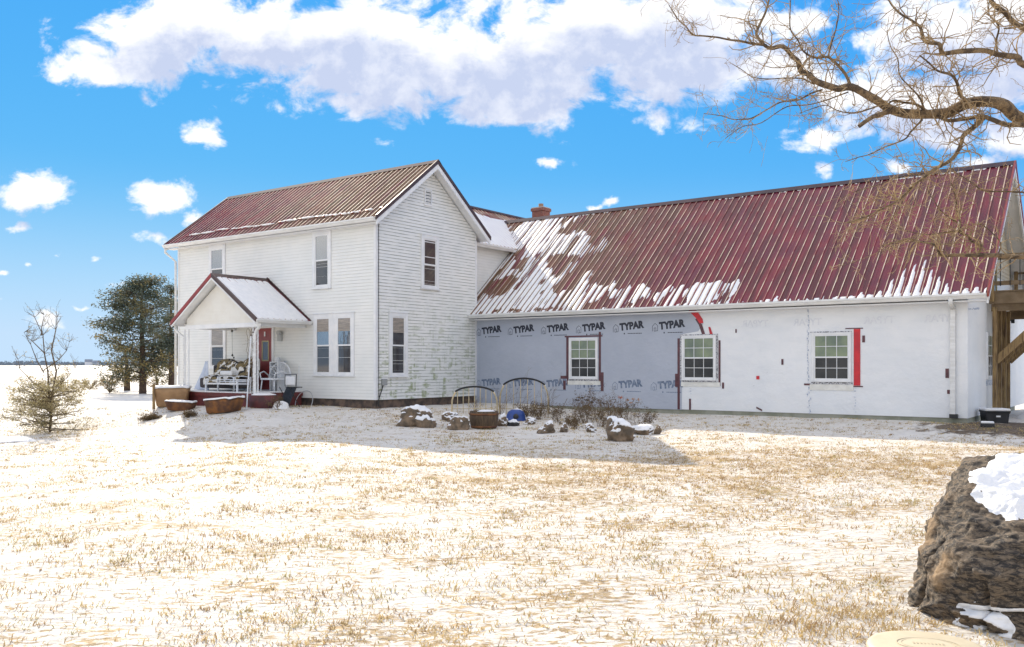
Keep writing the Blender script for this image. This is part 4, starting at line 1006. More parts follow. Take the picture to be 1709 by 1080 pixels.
# white bench with shaped back in front
t = T0('white_garden_bench', 'white metal garden bench with twin arched back slats in front of the blanket-covered sofa', 'bench', -5.05, -1.72, Zp)
t.scale = (1.42, 1, .62)
m_ = MB()
for i in range(5): m_.box(-.62, .62, -.25+i*.10, -.18+i*.10, .38, .405)
m_.build('seat', whitepaint, t)
m_ = MB()
for sx in (-1, 0, 1): m_.box(.60*sx-.02, .60*sx+.02, .24, .275, .0, .78)
for z in (.50, .60): m_.box(-.6, .6, .245, .262, z, z+.045)
for s_ in (-.3, .3):
    m_.tube([(s_+.30*math.cos(th), .255, .70+.11*math.sin(th)) for th in [math.pi*i/10 for i in range(11)]], .02, 7)
m_.build('backrest', whitepaint, t)
for sx in (-1, 1):
    for y in (-.23,): m_ = MB(); m_.box(.58*sx-.02, .58*sx+.02, y-.02, y+.02, 0, .60); m_.build('leg', whitepaint, t)
    m_ = MB(); m_.box(.58*sx-.03, .58*sx+.03, -.26, .25, .585, .61); m_.build('armrest', whitepaint, t)
m_ = MB(); m_.box(-.6, .6, -.24, .22, .405, .45); m_.build('snow_cap', snow, t, bev=.02)
# sofa under blankets
def camo(q, P, col):
    vo = q.noise(q.vm('MULTIPLY', P, (1, 1, 1.6)), 6.5, 2, .5, .8)
    col = q.mix(q.ss(vo, .44, .47), (.02, .02, .025), (.20, .15, .07))
    return q.mix(q.ss(q.noise(P, 4.1, 2, .5, .9), .53, .56), col, (.72, .70, .66))
camom = mat('patterned_dark_blanket', (.1, .1, .1), rough=.95, fn=camo, bump=.01)
sheetm = mat('pale_blue_sheet', (.42, .48, .60), (.58, .63, .72), 3, .85, bump=.01)
t = T0('porch_sofa', 'old sofa on the porch draped in a dark patterned blanket and a pale blue sheet', 'sofa', -6.15, -.9, Zp)
t.scale = (1.3, 1, 1.02)
m_ = MB(); m_.box(-.85, .85, -.35, .35, .08, .42); m_.box(-.85, .85, .2, .42, .42, .85); m_.build('sofa_body', mat('dark_sofa_cloth', (.06, .05, .05), rough=.9), t, bev=.05)
def drape(nx, ny, fnc, name, matl, par):
    m_ = MB(); vs = [fnc(i/nx, j/ny) for j in range(ny+1) for i in range(nx+1)]
    m_.add(vs, [(j*(nx+1)+i, j*(nx+1)+i+1, (j+1)*(nx+1)+i+1, (j+1)*(nx+1)+i) for j in range(ny) for i in range(nx)])
    o = m_.build(name, matl, par, smooth=True, recalc=False); md = o.modifiers.new('t', 'SOLIDIFY'); md.thickness = .012; return o
def bl(u_, v_):
    x = -.55+1.45*u_; n = mn.noise((u_*5, v_*4, 3))*.06
    prof = [(.44, .35), (.46, .90), (.30, 1.02), (.15, .92), (-.02, .52), (-.38, .48), (-.42, .20)]
    t_ = v_*6; i = min(5, int(t_)); f_ = t_-i; y = prof[i][0]*(1-f_)+prof[i+1][0]*f_; z = prof[i][1]*(1-f_)+prof[i+1][1]*f_
    return (x, y+n-.03, z+n*1.2+.05*math.sin(u_*7)*(v_ < .5)+(.10 if u_ > .75 and v_ < .5 else 0))
drape(40, 40, bl, 'patterned_blanket', camom, t)
def sh_(u_, v_):
    th = R(-40)+R(150)*u_; rad = .10+.42*v_**1.2*(1+.10*math.sin(u_*26)); 
    return (-.80-rad*math.sin(th)*.95+.0, -.05-rad*math.cos(th)*.6, .98-.96*v_+.02*mn.noise((u_*6, v_*5, 0)))
drape(60, 24, sh_, 'pale_sheet', sheetm, t)
m_ = MB(); m_.box(-.05, .45, -.28, .05, .50, .66); m_.build('white_cushion', trim, t, bev=.04)
# black slatted chair with snow cushion
t = T0('folding_chair', 'black slatted folding chair holding a snow-white cushion beside the right end of the porch', 'chair', -2.75, -1.15, .42, R(-6))
t.scale = (.95, 1, .95)
m_ = MB()
for i in range(8): x = -.27+i*.073; m_.hexa([(x, -.16, -.1), (x+.035, -.16, -.1), (x+.035, -.12, -.1), (x, -.12, -.1), (x+.02, .12, .52), (x+.055, .12, .52), (x+.055, .16, .52), (x+.02, .16, .52)])
m_.build('backrest', black, t)
m_ = MB(); m_.box(-.29, .33, .10, .34, .50, .53); m_.build('seat', blackmetal, t)
m_ = MB(); m_.tube([(-.30, .10, .54), (-.33, .12, .93), (.33, .12, .95), (.33, .10, .54)], .016, 7); m_.build('frame', blackmetal, t)
m_ = MB(); m_.box(-.27, .27, .08, .14, .58, .88); m_.build('snow_white_cushion', trim, t, bev=.025)
for x in (-.28, .30):
    m_ = MB(); m_.tube([(x, -.12, .52), (x, .35, -.3)], .013, 6); m_.build('leg', blackmetal, t)
# heap of snow below it
p = W(-2.35, -1.75); t = thing('snow_heap', 'soft heap of shovelled snow below the black folding chair', 'snow heap', (p.x, p.y, g(p.x, p.y)-.06)); bm = rock_mesh(.34, .3, .30, 33, 4, .2); bm_obj(bm, 'heap', snow, t)
# hoop
t = T0('bicycle_rim', 'bare thin bicycle wheel rim leaning on the white siding at porch end', 'wheel rim', -2.72, -.62, .42, R(6))
m_ = MB(); m_.tube([(.36*math.cos(i/20*math.pi), .22*math.sin(i/40*2*math.pi)*0+.25*(.36*math.sin(i/20*math.pi)+.36)/.72, .36*math.sin(i/20*math.pi)) for i in range(40)], .013, 6, closed=True); m_.build('rim', mat('galvanised_rim', (.45, .46, .48), rough=.4, metal=.5), t, smooth=True)
t = T0('thin_pole', 'slim upright metal rod beside the bicycle rim', 'rod', -3.39, -.14, .70); m_ = MB(); m_.tube([(0, 0, 0), (0, 0, .85)], .009, 6); m_.lathe([(0, .84), (.02, .86), (0, .9)], 8); m_.build('rod', whitepaint, t)
t = T0('white_stick', 'white stick leaning against the porch downspout', 'stick', -3.02, -2.55, .1); m_ = MB(); m_.tube([(.10, -.05, 0), (-.0, .2, 2.4)], .022, 7); m_.build('shaft', whitepaint, t)
t = T0('white_planter_stand', 'small white crate stand against the wall behind the fan-back chair', 'stand', -4.36, -.24, Zp); m_ = MB()
for x in (-.2, .2): m_.box(x-.02, x+.02, -.15, .15, 0, .95)
m_.box(-.22, .22, -.15, .15, .95, .98); m_.box(-.22, .22, -.15, .15, .80, .82); m_.build('shelf', whitepaint, t)
m_ = MB(); m_.lathe([(.07, .98), (.10, 1.12), (.09, 1.12), (.06, 1.0)], 14); m_.build('pot', whitepaint, t)
# hanging ornaments / string
t = T0('hanging_chimes', 'dark string of small ornaments hanging from the porch beam left of the door', 'wind chime', -6.45, -.5, 2.9)
m_ = MB(); m_.tube([(0, 0, 0), (.02, 0, -.9)], .006, 4); m_.build('cord', blackmetal, t)
m_ = MB(); m_.lathe([(0, -.16), (.04, -.12), (.02, -.06), (0, -.05)], 8); m_.lathe([(0, -1.0), (.04, -.95), (0, -.88)], 8, (.02, 0, 0)); m_.lathe([(0, -1.08), (.03, -1.03), (0, -.98)], 8, (.10, 0, 0)); build_each(m_, 'ornament', blackmetal, t)
t = T0('dead_vine', 'bare dead vine winding up the right iron porch column', 'vine', -3.48, -2.02, .74)
m_ = MB(); rnd = random.Random(4)
for k in range(5):
    pts = []; x = rnd.uniform(-.1, .1)
    for i in range(16): x += rnd.gauss(0, .03); pts.append((max(-.18, min(.3, x)), rnd.uniform(-.04, .04), i*.135))
    m_.tube(pts, .006, 4)
    for i in range(3, 15, 3): grow(m_, pts[i], (rnd.gauss(0, 1), rnd.gauss(0, .5), rnd.gauss(0, .6)), .18, .004, 1, rnd, n=3)
m_.build('stems', drym, t, recalc=False)
m_ = MB(); leaves(m_, [(Vector((rnd.uniform(-.12, .25), 0, rnd.uniform(.2, 2.0))), None) for i in range(9)], 5, .03, .07, rnd); m_.build('leaves', darkhead, t, recalc=False)
# dark red half-barrel planters on the ground before the porch
redb = mat('dark_red_tub_paint', (.12, .025, .025), (.06, .018, .018), 4, .6)
for (px, py, w_px, lab) in ((392, 676, 36, 'dark red round planter tub with snow, under the left part of the porch steps'), (436, 681, 48, 'wider dark red planter tub with snow below the downspout')):
    p = hit(px, py); r_ = w_px/F*p.y/2; p.y += r_*.6
    t = thing('red_planter_tub', lab, 'planter', (p.x, p.y, g(p.x, p.y)-.1), 0, 'dark red planter tubs in front of the porch')
    m_ = MB(); m_.lathe([(r_*.86, 0), (r_*.97, .2), (r_, .50), (r_*.93, .50), (r_*.9, .40)], 28); m_.build('tub', redb, t, smooth=True, recalc=False)
    m_ = MB(); m_.lathe([(r_*.94, .47), (r_*.8, .52), (r_*.4, .56), (0, .55)], 24); m_.build('snow_cap', snow, t, smooth=True)
for (px, py, sd_) in ((418, 680, 41), (462, 684, 42)): dead_shrub(px, py, .38, sd_, 'small dry weeds in front of the wider red planter tub' if sd_ == 41 else 'snow-flattened dry weeds below the black folding chair', 9, group='dry weeds by the porch', name='dry_weeds')
# rusty tubs left
tanm = mat('tan_rusty_tub_side', (.42, .25, .12), (.30, .17, .08), 2.2, .7, bump=.004)
def trough(px0, px1, py, ht, dep, label, matl, rz=0., name='old_tub', cat='tub', boxy=9., tilt=0., irr=.0):
    p = hit((px0+px1)/2, py); wd = (px1-px0)/F*p.y; z0 = g(p.x, p.y+dep/2)
    t = thing(name, label, cat, (p.x, p.y+dep/2, z0), rz)
    m_ = MB(); n_ = 40; vs = []; prof = [(.78, .0), (.86, .1), (.97, .75), (1.0, 1.), (.94, 1.), (.9, .8), (.8, .35), (.0, .3)]
    for s_, z in prof:
        for k in range(n_):
            an = 2*math.pi*k/n_; ca, sa = math.cos(an), math.sin(an); e = 2/boxy
            vs.append((wd/2*s_*math.copysign(abs(ca)**e, ca), dep/2*s_*math.copysign(abs(sa)**e, sa), ht*z-.02))
    m_.add(vs, [(i*n_+k, i*n_+(k+1) % n_, (i+1)*n_+(k+1) % n_, (i+1)*n_+k) for i in range(len(prof)-1) for k in range(n_)])
    for i, (x, y, z) in enumerate(m_.v): m_.v[i] = (x+irr*.5*mn.noise((x*4, y*4, z*4)), y, z+irr*mn.noise((x*3, y*3, 5))*(1 if z > ht*.6 else 0)+tilt*x)
    m_.build('tub_shell', matl, t, smooth=True, recalc=False)
    m_ = MB(); vs = []
    for s_, z in ((1.04, .96), (1.03, 1.06), (.93, 1.1), (.86, .98), (.5, .92), (0, .95)):
        for k in range(n_):
            an = 2*math.pi*k/n_; ca, sa = math.cos(an), math.sin(an); e = 2/boxy
            vs.append((wd/2*s_*math.copysign(abs(ca)**e, ca), dep/2*s_*math.copysign(abs(sa)**e, sa), ht*z))
    m_.add(vs, [(i*n_+k, i*n_+(k+1) % n_, (i+1)*n_+(k+1) % n_, (i+1)*n_+k) for i in range(5) for k in range(n_)])
    for i, (x, y, z) in enumerate(m_.v): m_.v[i] = (x+.04*mn.noise((x*5, y*5, 1)), y+.03*mn.noise((x*5, y*5, 7)), z+tilt*x+.5*irr*mn.noise((x*3, y*3, 5))+.04*mn.noise((x*6, y*6, 3)))
    m_.build('snow_cap', snow, t, smooth=True, recalc=False)
    return t, wd
t, wd = trough(252, 308, 680, .62, .8, 'tall tan tub with snowy rim standing left of the porch', tanm, .25)
m_ = MB(); m_.box(-wd/2-.02, -wd/2+.06, -.42, -.34, -.1, .72); m_.build('corner_post', lumber, t)
trough(272, 318, 688, .28, .7, 'low rusty brown fire pan under snow in front of the tan tub', rust, .1, boxy=6, irr=.10, tilt=-.06)
trough(338, 396, 692, .40, .75, 'rusty orange half tub with snow inside, in front of the white bench', mat('orange_rust_tub', (.25, .10, .025), (.09, .04, .02), 4, .8, bump=.006), -.35, boxy=7, irr=.12, tilt=.09)
for i, (px, py) in enumerate(((258, 699), (316, 696), (246, 702))):
    dead_shrub(px, py, .22, 60+i, ('frosted brown plant clump lying left of the rusty tubs', 'frosted brown plant clump between the two rusty tubs', 'outermost frosted brown clump at the shadow edge')[i], 22, spread=1.6, group='frosted plant clumps on the lawn', name='frosted_clump')
# ================= right edge things
p = hit(1667, 706); t = thing('storage_box', 'black lidded storage box capped with snow by the deck posts', 'storage box', (p.x, p.y+.2, g(p.x, p.y)), R(-10))
wd = 38/F*p.y
m_ = MB(); m_.hexa([(-wd*.44, -.2, -.05), (wd*.44, -.2, -.05), (wd*.44, .22, -.05), (-wd*.44, .22, -.05), (-wd*.49, -.23, .27), (wd*.49, -.23, .27), (wd*.49, .25, .27), (-wd*.49, .25, .27)]); m_.build('box', black, t, bev=.012)
m_ = MB(); m_.box(-wd*.52, wd*.52, -.26, .28, .27, .31); m_.build('lid', black, t, bev=.01)
m_ = MB(); m_.box(-wd*.52, wd*.52, -.26, .28, .305, .37); m_.build('snow_cap', snow, t, bev=.025)
m_ = MB(); m_.box(-.04, .06, -.25, -.23, .15, .19); m_.build('handle', trim, t)
p = hit(1648, 712); t = thing('black_tray', 'small black tray with a cushion of snow at the house corner', 'tray', (p.x, p.y, g(p.x, p.y)), R(-25)); m_ = MB(); m_.box(-.15, .15, -.12, .12, -.02, .08); m_.build('tray', black, t, bev=.015); m_ = MB(); m_.box(-.14, .14, -.11, .11, .075, .125); m_.build('snow_cap', snow, t, bev=.02)
# patio chair
p = W(17.0, 9.6); z0 = g(p.x, p.y); t = thing('patio_chair', 'black metal patio chair under the deck', 'chair', (p.x, p.y, z0), TH+R(20))
m_ = MB(); m_.box(-.25, .25, -.25, .25, .40, .43); m_.build('seat', blackmetal, t)
m_ = MB(); m_.tube([(-.26, -.22, .42), (-.30, -.32, .98), (.26, -.32, .98), (.25, -.22, .42)], .016, 6)
for i in range(6): m_.tube([(-.2+i*.08, -.24, .44), (-.2+i*.08, -.32, .96)], .007, 4)
m_.build('backrest', blackmetal, t)
for x in (-.24, .24):
    m_ = MB(); m_.tube([(x, -.22, .42), (x, -.26, 0)], .014, 6); m_.build('leg', blackmetal, t)
    m_ = MB(); m_.tube([(x, .22, .65), (x, .24, 0)], .014, 6); m_.build('leg', blackmetal, t)
    m_ = MB(); m_.tube([(x, -.28, .66), (x, .24, .66)], .016, 6); m_.build('armrest', blackmetal, t)
p = W(16.9, 9.9); t = thing('snow_shovel', 'snow shovel with grey blade leaning under the deck stairs brace', 'shovel', (p.x, p.y, g(p.x, p.y)), TH)
m_ = MB(); m_.tube([(.18, 0, .85), (-.02, .1, 2.15)], .016, 6); m_.build('handle', blackmetal, t)
m_ = MB(); m_.hexa([(.05, -.02, .58), (.36, -.02, .55), (.36, 0, .55), (.05, 0, .58), (.05, .02, .88), (.31, .02, .86), (.31, .04, .86), (.05, .04, .88)]); m_.build('blade', mat('grey_plastic_blade', (.35, .37, .39), rough=.5), t)
m_ = MB(); m_.box(.02, .40, -.12, .18, 0, .56); m_.build('crate_support', lumber, t)
p = hit(1716, 700); t = thing('snow_heap', 'rounded white heap of snow at the right edge near the patio chair', 'snow heap', (p.x+.2, p.y, g(p.x, p.y)-.1)); bm = rock_mesh(.6, .5, .5, 21, 4, .12); bm_obj(bm, 'heap', snow, t)
# ================= CONIFERS behind the left corner
pinebark = mat('brown_pine_bark', (.10, .065, .045), (.06, .04, .03), 6, .95, bump=.03)
needle = leafmat('pine_needles', (.055, .075, .055), (.095, .11, .08), .9, (.20, .17, .08), .25)
needleg = leafmat('golden_needles', (.26, .20, .08), (.14, .12, .05), .8, (.08, .10, .05), .35)
def pine(px, py, htpx, halfpx, seed, label, nl=44, base_clear=.16, goldlow=.3, dens=1., name='pine_tree', round_=True):
    rnd = random.Random(seed); p = hit(px, py); Hh = htpx/F*p.y; Rr = halfpx/F*p.y
    t = thing(name, label, 'tree', (p.x, p.y, g(p.x, p.y)), 0, 'evergreens behind the farmhouse corner')
    m_ = MB(); lean = rnd.uniform(-.15, .15)
    tp = [(lean*z*z*.1+.03*math.sin(z), 0, z) for z in [Hh*i/8 for i in range(9)]]; tp[0] = (0, 0, -.3)
    m_.tube(tp, [.28*(1-.85*i/8) for i in range(9)], 9)
    trunk = m_
    L1, L2 = MB(), MB()
    for i in range(nl):
        f = base_clear+(1-base_clear)*((i+.5)/nl)**.9; z = Hh*f; an = rnd.uniform(0, 6.283)
        env = math.sin(math.pi*min(1, max(.08, (f-base_clear*.3)*.92+.08)))**.55 if round_ else (1-f)**.7
        ln = Rr*env*rnd.uniform(.65, 1.12)*(1 if f < .93 else .5)
        a = Vector((0, 0, z)); d = Vector((math.cos(an), math.sin(an), rnd.uniform(-.12, .45)+.5*max(0, f-.6)))
        pts = [a]; c = a.copy(); n_ = 5
        for k in range(n_):
            c = c+d.normalized()*(ln/n_); d.z += rnd.uniform(-.08, .12); d.x += rnd.gauss(0, .12); d.y += rnd.gauss(0, .12); pts.append(c.copy())
        trunk.tube(pts, [.06*(1-f*.6)*(1-.75*k/n_) for k in range(n_+1)], 5, cap=False)
        for k in range(2, n_+1):
            for q_ in range(int(rnd.choice((2, 2, 3, 3))*dens)):
                off = Vector((rnd.gauss(0, 1), rnd.gauss(0, 1), rnd.gauss(0, .45)))*(Rr*.13)
                c2 = pts[k]+off; trunk.tube([pts[k], c2], [.018, .008], 3, cap=False)
                gold = rnd.random() < (goldlow if f < .4 else .10)
                leaves(L2 if gold else L1, [(c2, None)], int(36*dens), Rr*.09, Rr*.062, rnd, .3, .55)
    trunk.build('trunk', pinebark, t, recalc=False)
    L1.build('crown', needle, t, recalc=False)
    if L2.v: L2.build('golden_boughs', needleg, t, recalc=False)
pine(238, 657, 186, 74, 11, 'broad round-topped dark green evergreen left of the farmhouse', 66, .11, .5)
pine(286, 652, 172, 42, 12, 'narrow evergreen half hidden behind the farmhouse left corner', 38, .14, .3)
pine(212, 652, 74, 34, 14, 'small golden-brown low conifer at the left foot of the broad evergreen', 20, .12, .95, .9)
def field_shrub(px, py, hpx, wpx, seed, label, nst=14, name='field_shrub'):
    rnd = random.Random(seed); p = hit(px, py); Hh = hpx/F*p.y; t = thing(name, label, 'shrub', (p.x, p.y, g(p.x, p.y)), 0, 'dry shrubs out in the snow field'); m_ = MB(); tips = []
    for i in range(nst):
        an = rnd.uniform(0, 6.28); sp = wpx/hpx*.7
        grow(m_, (0, 0, 0), (math.cos(an)*sp, math.sin(an)*sp, 1), Hh*.75, .025, 2, rnd, .5, 4, .15, .05, (2, 3), 4, .5, tips, .012)
    m_.build('stems', drym, t, recalc=False); m_ = MB(); leaves(m_, tips, 5, Hh*.06, Hh*.07, rnd); m_.build('leaves', needleg, t, recalc=False)
field_shrub(268, 652, 40, 60, 1, 'tan brushy shrub between the two evergreen trunks')
field_shrub(150, 650, 26, 44, 2, 'pale faint shrub in the open field right of the young tree')
field_shrub(183, 656, 34, 40, 3, 'tan shrub left of the small golden conifer')
# ================= YOUNG TREE at left
def young_tree():
    rnd = random.Random(5); p = hit(82, 722); s_ = p.y/F
    t = thing('young_tree', 'scraggly young tree with golden-green low boughs and bare upper branches at far left', 'tree', (p.x, p.y, g(p.x, p.y)), 0)
    m_ = MB(); tips = []; X_ = lambda hx, hy: Vector(((hx-82)*s_, rnd.uniform(-.15, .15), (722-hy)*s_))
    stems = [[(82, 724), (84, 690), (79, 655), (76, 620), (72, 590), (68, 560), (62, 530)], [(82, 700), (90, 660), (92, 620), (88, 585), (95, 550), (98, 530)], [(76, 622), (60, 600), (50, 575), (42, 555)],
             [(76, 618), (95, 600), (108, 585), (112, 570)], [(72, 590), (58, 570), (48, 562)], [(90, 655), (104, 640), (128, 615)], [(68, 560), (72, 545), (70, 525)], [(79, 655), (55, 640), (35, 615), (28, 600)]]
    for st_ in stems:
        pts = [X_(*q_) for q_ in st_]; n_ = len(pts); r0 = .035 if len(st_) > 5 else .018
        m_.tube(pts, [r0*(1-.75*i/(n_-1)) for i in range(n_)], 6, cap=False)
        for i in range(1, n_):
            for k in range(4):
                tt = [] 
                grow(m_, pts[i], (rnd.gauss(0, .8), rnd.gauss(0, .8), .7), .42*(1 if i < n_-1 else .8), .007, 1, rnd, .6, 4, .2, .1, (1, 2), 4, .6, tt, .0035)
                if rnd.random() < .5: tips += tt[:2]
    low = []
    for i in range(64):
        an = rnd.uniform(0, 6.283); z = rnd.uniform(.05, 1.45); ln = (1.25-.38*z)*rnd.uniform(.7, 1.1)
        d = Vector((math.cos(an), math.sin(an)*.9, rnd.uniform(-.05, .3)))
        tt = []; grow(m_, (0, 0, z), d, ln, .014, 2, rnd, .45, 5, .1, .05, (3, 4), 4, .5, tt, .0035); low += tt
    m_.build('trunk', barkd, t, recalc=False)
    m_ = MB(); leaves(m_, low, 8, .07, .055, rnd, .2, .6); leaves(m_, tips, 5, .03, .045, rnd); m_.build('crown', leafmat('olive_gold_leaves', (.42, .35, .18), (.25, .21, .11), 2.5, (.11, .10, .05), .4), t, recalc=False)
    # shaded snow hump at its foot
    q_ = hit(30, 735); t2 = thing('snow_heap', 'long snow mound at the foot of the young tree', 'snow heap', (q_.x-.2, q_.y, g(q_.x, q_.y)-.10)); bm = rock_mesh(1.3, .7, .26, 5, 4, .15); bm_obj(bm, 'heap', snow, t2)
young_tree()
# ================= far field
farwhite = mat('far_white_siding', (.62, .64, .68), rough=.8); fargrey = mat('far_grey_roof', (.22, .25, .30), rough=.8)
def barn(px, wpx, hpx, label, Yd=560, wall=farwhite, roof=fargrey):
    x = (px-CX)/F*Yd; wd = wpx/F*Yd; ht = hpx/F*Yd; z0 = g(x, Yd)-.2
    t = thing('distant_barn', label, 'barn', (x, Yd, z0), R(20), 'distant farm buildings on the horizon')
    m_ = MB(); m_.box(-wd/2, wd/2, -wd*.4, wd*.4, 0, ht*.6); m_.build('walls', wall, t)
    m_ = MB(); m_.prism([(-wd*.54, -wd*.44, ht*.58), (-wd*.54, 0, ht), (-wd*.54, wd*.44, ht*.58)], (wd*1.08, 0, 0)); m_.build('roof', roof, t)
barn(148, 11, 11, 'small white far-off barn on the horizon between the trees')
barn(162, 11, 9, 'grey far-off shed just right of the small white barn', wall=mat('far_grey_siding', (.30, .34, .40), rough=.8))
m_ = MB(); rnd = random.Random(9)
for i in range(5200):
    x = rnd.uniform(-720, -250); Yd = 800+rnd.uniform(-30, 30); h_ = 4.5*(.6+.5*mn.noise((x*.02, 0, 0)))
    c = Vector((x, Yd, g(x, Yd)+rnd.uniform(0, max(1, h_)))); a = Vector((rnd.uniform(-1, 1), 0, rnd.uniform(-1, 1)))*1.6; k = len(m_.v)
    m_.v += [tuple(c-a), tuple(c+Vector((a.z, .5, -a.x))*.7), tuple(c+a)]; m_.f.append((k, k+1, k+2))
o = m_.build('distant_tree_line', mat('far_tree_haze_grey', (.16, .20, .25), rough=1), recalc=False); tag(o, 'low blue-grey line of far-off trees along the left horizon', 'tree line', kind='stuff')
# ================= OVERHANGING TREE at right (trunk stands out of frame)
limbm = mat('golden_brown_bark', (.26, .18, .10), (.10, .07, .045), 14, .9, bump=.03, bscale=38, lo=.42, hi=.58, detail=8)
twigm = mat('golden_twig_bark', (.44, .31, .16), (.24, .17, .10), 7, .8)
def big_tree():
    rnd = random.Random(21); tx, ty = 6.9, 8.4; z0 = g(tx, ty)
    t = thing('overhanging_tree', 'bare locust tree reaching crooked branches in from the right over the red roof', 'tree', (tx, ty, z0), 0); O = Vector((tx, ty, z0))
    m_ = MB(); m_.tube([(0, 0, -.3), (.03, 0, .6), (-.04, .02, 2.), (0, .05, 3.4), (.15, .1, 5), (.3, .2, 7.5)], [.36, .27, .24, .21, .16, .05], 14); m_.build('trunk', limbm, t, smooth=True)
    limbs = MB(); tw = MB(); nodes = []
    def P(px, py, Yd): return at(px, py, Yd)-O
    def limb(pts, r0, r1, Y0, Y1, twigs=3, tl=.5, start=None):
        V = [P(x, y, Y0+(Y1-Y0)*i/(len(pts)-1)) for i, (x, y) in enumerate(pts)]
        for i in range(1, len(V)-1): V[i] = V[i]+Vector((0, rnd.gauss(0, .04), 0))
        if start is not None: V = [Vector(start)]+V
        # catmull densify
        D = []
        for i in range(len(V)-1):
            a, b, c, d = V[max(0, i-1)], V[i], V[i+1], V[min(len(V)-1, i+2)]
            for k in range(4):
                u_ = k/4; D.append(.5*((2*b)+(c-a)*u_+(2*a-5*b+4*c-d)*u_*u_+(3*b-a-3*c+d)*u_**3))
        D.append(V[-1]); n_ = len(D)
        D = [p+Vector((mn.noise(p*3), mn.noise(p*3+Vector((9, 0, 0))), mn.noise(p*3+Vector((0, 9, 0)))))*.02 for p in D]
        limbs.tube(D, [(r0+(r1-r0)*(i/(n_-1))**.8)*.86*(1+.13*mn.noise(D[i]*7)) for i in range(n_)], 8 if r0 > .02 else 5, cap=False)
        for i in range(2, n_):
            if twigs: 
                for k in range(rnd.choice((0, 0, 1, 1, twigs-1))): nodes.append((D[i], (D[i]-D[i-1]).normalized(), r0+(r1-r0)*i/(n_-1), tl))
        return D
    trunk_at = (0, .05, 3.6)
    A = limb([(1850, 235), (1780, 215), (1709, 195), (1672, 178), (1643, 172), (1614, 172), (1590, 184), (1569, 189), (1545, 193), (1522, 191), (1503, 188), (1485, 180), (1466, 170), (1448, 161), (1419, 145), (1400, 147), (1389, 147), (1363, 136), (1350, 124), (1341, 116), (1332, 104), (1323, 92), (1305, 79), (1290, 78), (1279, 76), (1268, 68), (1262, 57), (1269, 42), (1277, 24), (1284, -4)], .078, .012, 8.2, 9.2, 2, .42, trunk_at)
    limb([(1279, 76), (1258, 72), (1238, 70), (1218, 65), (1198, 61), (1175, 59), (1157, 57), (1145, 48), (1135, 36), (1124, 22), (1117, 8)], .017, .005, 9.1, 9.3, 3, .38)
    limb([(1419, 143), (1408, 124), (1393, 106), (1382, 96), (1366, 97), (1350, 95), (1338, 84), (1330, 68), (1319, 50), (1316, 25), (1320, -5)], .020, .006, 8.8, 9.0, 3, .36)
    limb([(1382, 96), (1386, 72), (1393, 48), (1398, 20), (1396, -8)], .010, .005, 8.85, 8.7, 3, .34)
    limb([(1488, 186), (1470, 192), (1452, 200), (1433, 211)], .030, .022, 8.5, 8.4, 0)
    limb([(1622, 172), (1605, 157), (1590, 143), (1580, 130), (1567, 115), (1553, 103), (1536, 92)], .022, .007, 8.3, 8.0, 3, .34)
    limb([(1860, 175), (1790, 135), (1709, 107), (1690, 99), (1665, 92), (1635, 86), (1606, 81), (1585, 80), (1569, 75), (1556, 70), (1547, 64), (1537, 50), (1529, 44), (1515, 34), (1503, 26), (1490, 10), (1480, -6)], .040, .008, 7.6, 8.2, 3, .36, (0, .05, 4.1))
    limb([(1665, 92), (1663, 70), (1661, 48), (1656, 22), (1652, -6)], .013, .006, 8., 8., 3, .3)
    limb([(1860, 130), (1790, 95), (1720, 45), (1700, 30), (1680, 20), (1660, 8), (1650, -10)], .035, .02, 7.4, 7.6, 3, .3, (.1, .1, 4.7))
    limb([(1720, 45), (1709, 42), (1690, 45), (1675, 46)], .02, .006, 7.4, 7.5, 3, .25)
    limb([(1545, 186), (1530, 172), (1510, 167), (1490, 168), (1482, 174)], .015, .010, 8.4, 8.5, 2, .25)
    limb([(1543, 184), (1530, 164), (1515, 146), (1500, 126), (1496, 100), (1490, 74), (1480, 50)], .012, .004, 8.4, 8.2, 3, .3)
    limb([(1760, 225), (1709, 210), (1680, 208), (1654, 200), (1635, 195), (1610, 198), (1585, 200), (1565, 194)], .03, .018, 8.1, 8.4, 2, .3)
    B = limb([(1642, 196), (1630, 208), (1614, 222), (1605, 238), (1599, 251), (1590, 263), (1577, 272), (1562, 279), (1544, 289), (1534, 300), (1526, 308), (1516, 320), (1505, 331), (1490, 340), (1472, 349), (1452, 360), (1436, 366), (1415, 372)], .028, .007, 8.25, 8.6, 3, .36)
    limb([(1540, 199), (1524, 216), (1507, 232), (1490, 240), (1474, 246), (1458, 254), (1444, 258), (1428, 264), (1411, 269)], .012, .004, 8.3, 8.6, 3, .34)
    limb([(1374, 148), (1356, 153), (1338, 162), (1320, 168), (1301, 171), (1280, 183), (1257, 195), (1240, 199), (1223, 200), (1200, 196), (1176, 188)], .012, .004, 8.9, 9.2, 3, .36)
    limb([(1360, 140), (1338, 134), (1315, 132), (1286, 131), (1257, 129), (1238, 118), (1220, 106)], .010, .004, 8.9, 9.1, 3, .34)
    limb([(1466, 178), (1445, 184), (1423, 189), (1400, 184), (1378, 178), (1355, 183), (1335, 190)], .010, .004, 8.6, 8.8, 3, .32)
    limb([(1415, 152), (1385, 165), (1350, 172), (1310, 180), (1270, 205), (1240, 212), (1210, 232)], .009, .004, 8.8, 9.2, 3, .34)
    Cc = limb([(1900, 440), (1800, 436), (1709, 430), (1687, 428), (1665, 426), (1640, 426), (1617, 426), (1595, 425), (1573, 424), (1562, 416), (1554, 408), (1535, 402), (1515, 399), (1495, 404), (1470, 410)], .040, .006, 8.6, 9.0, 3, .34, (0, .05, 1.9))
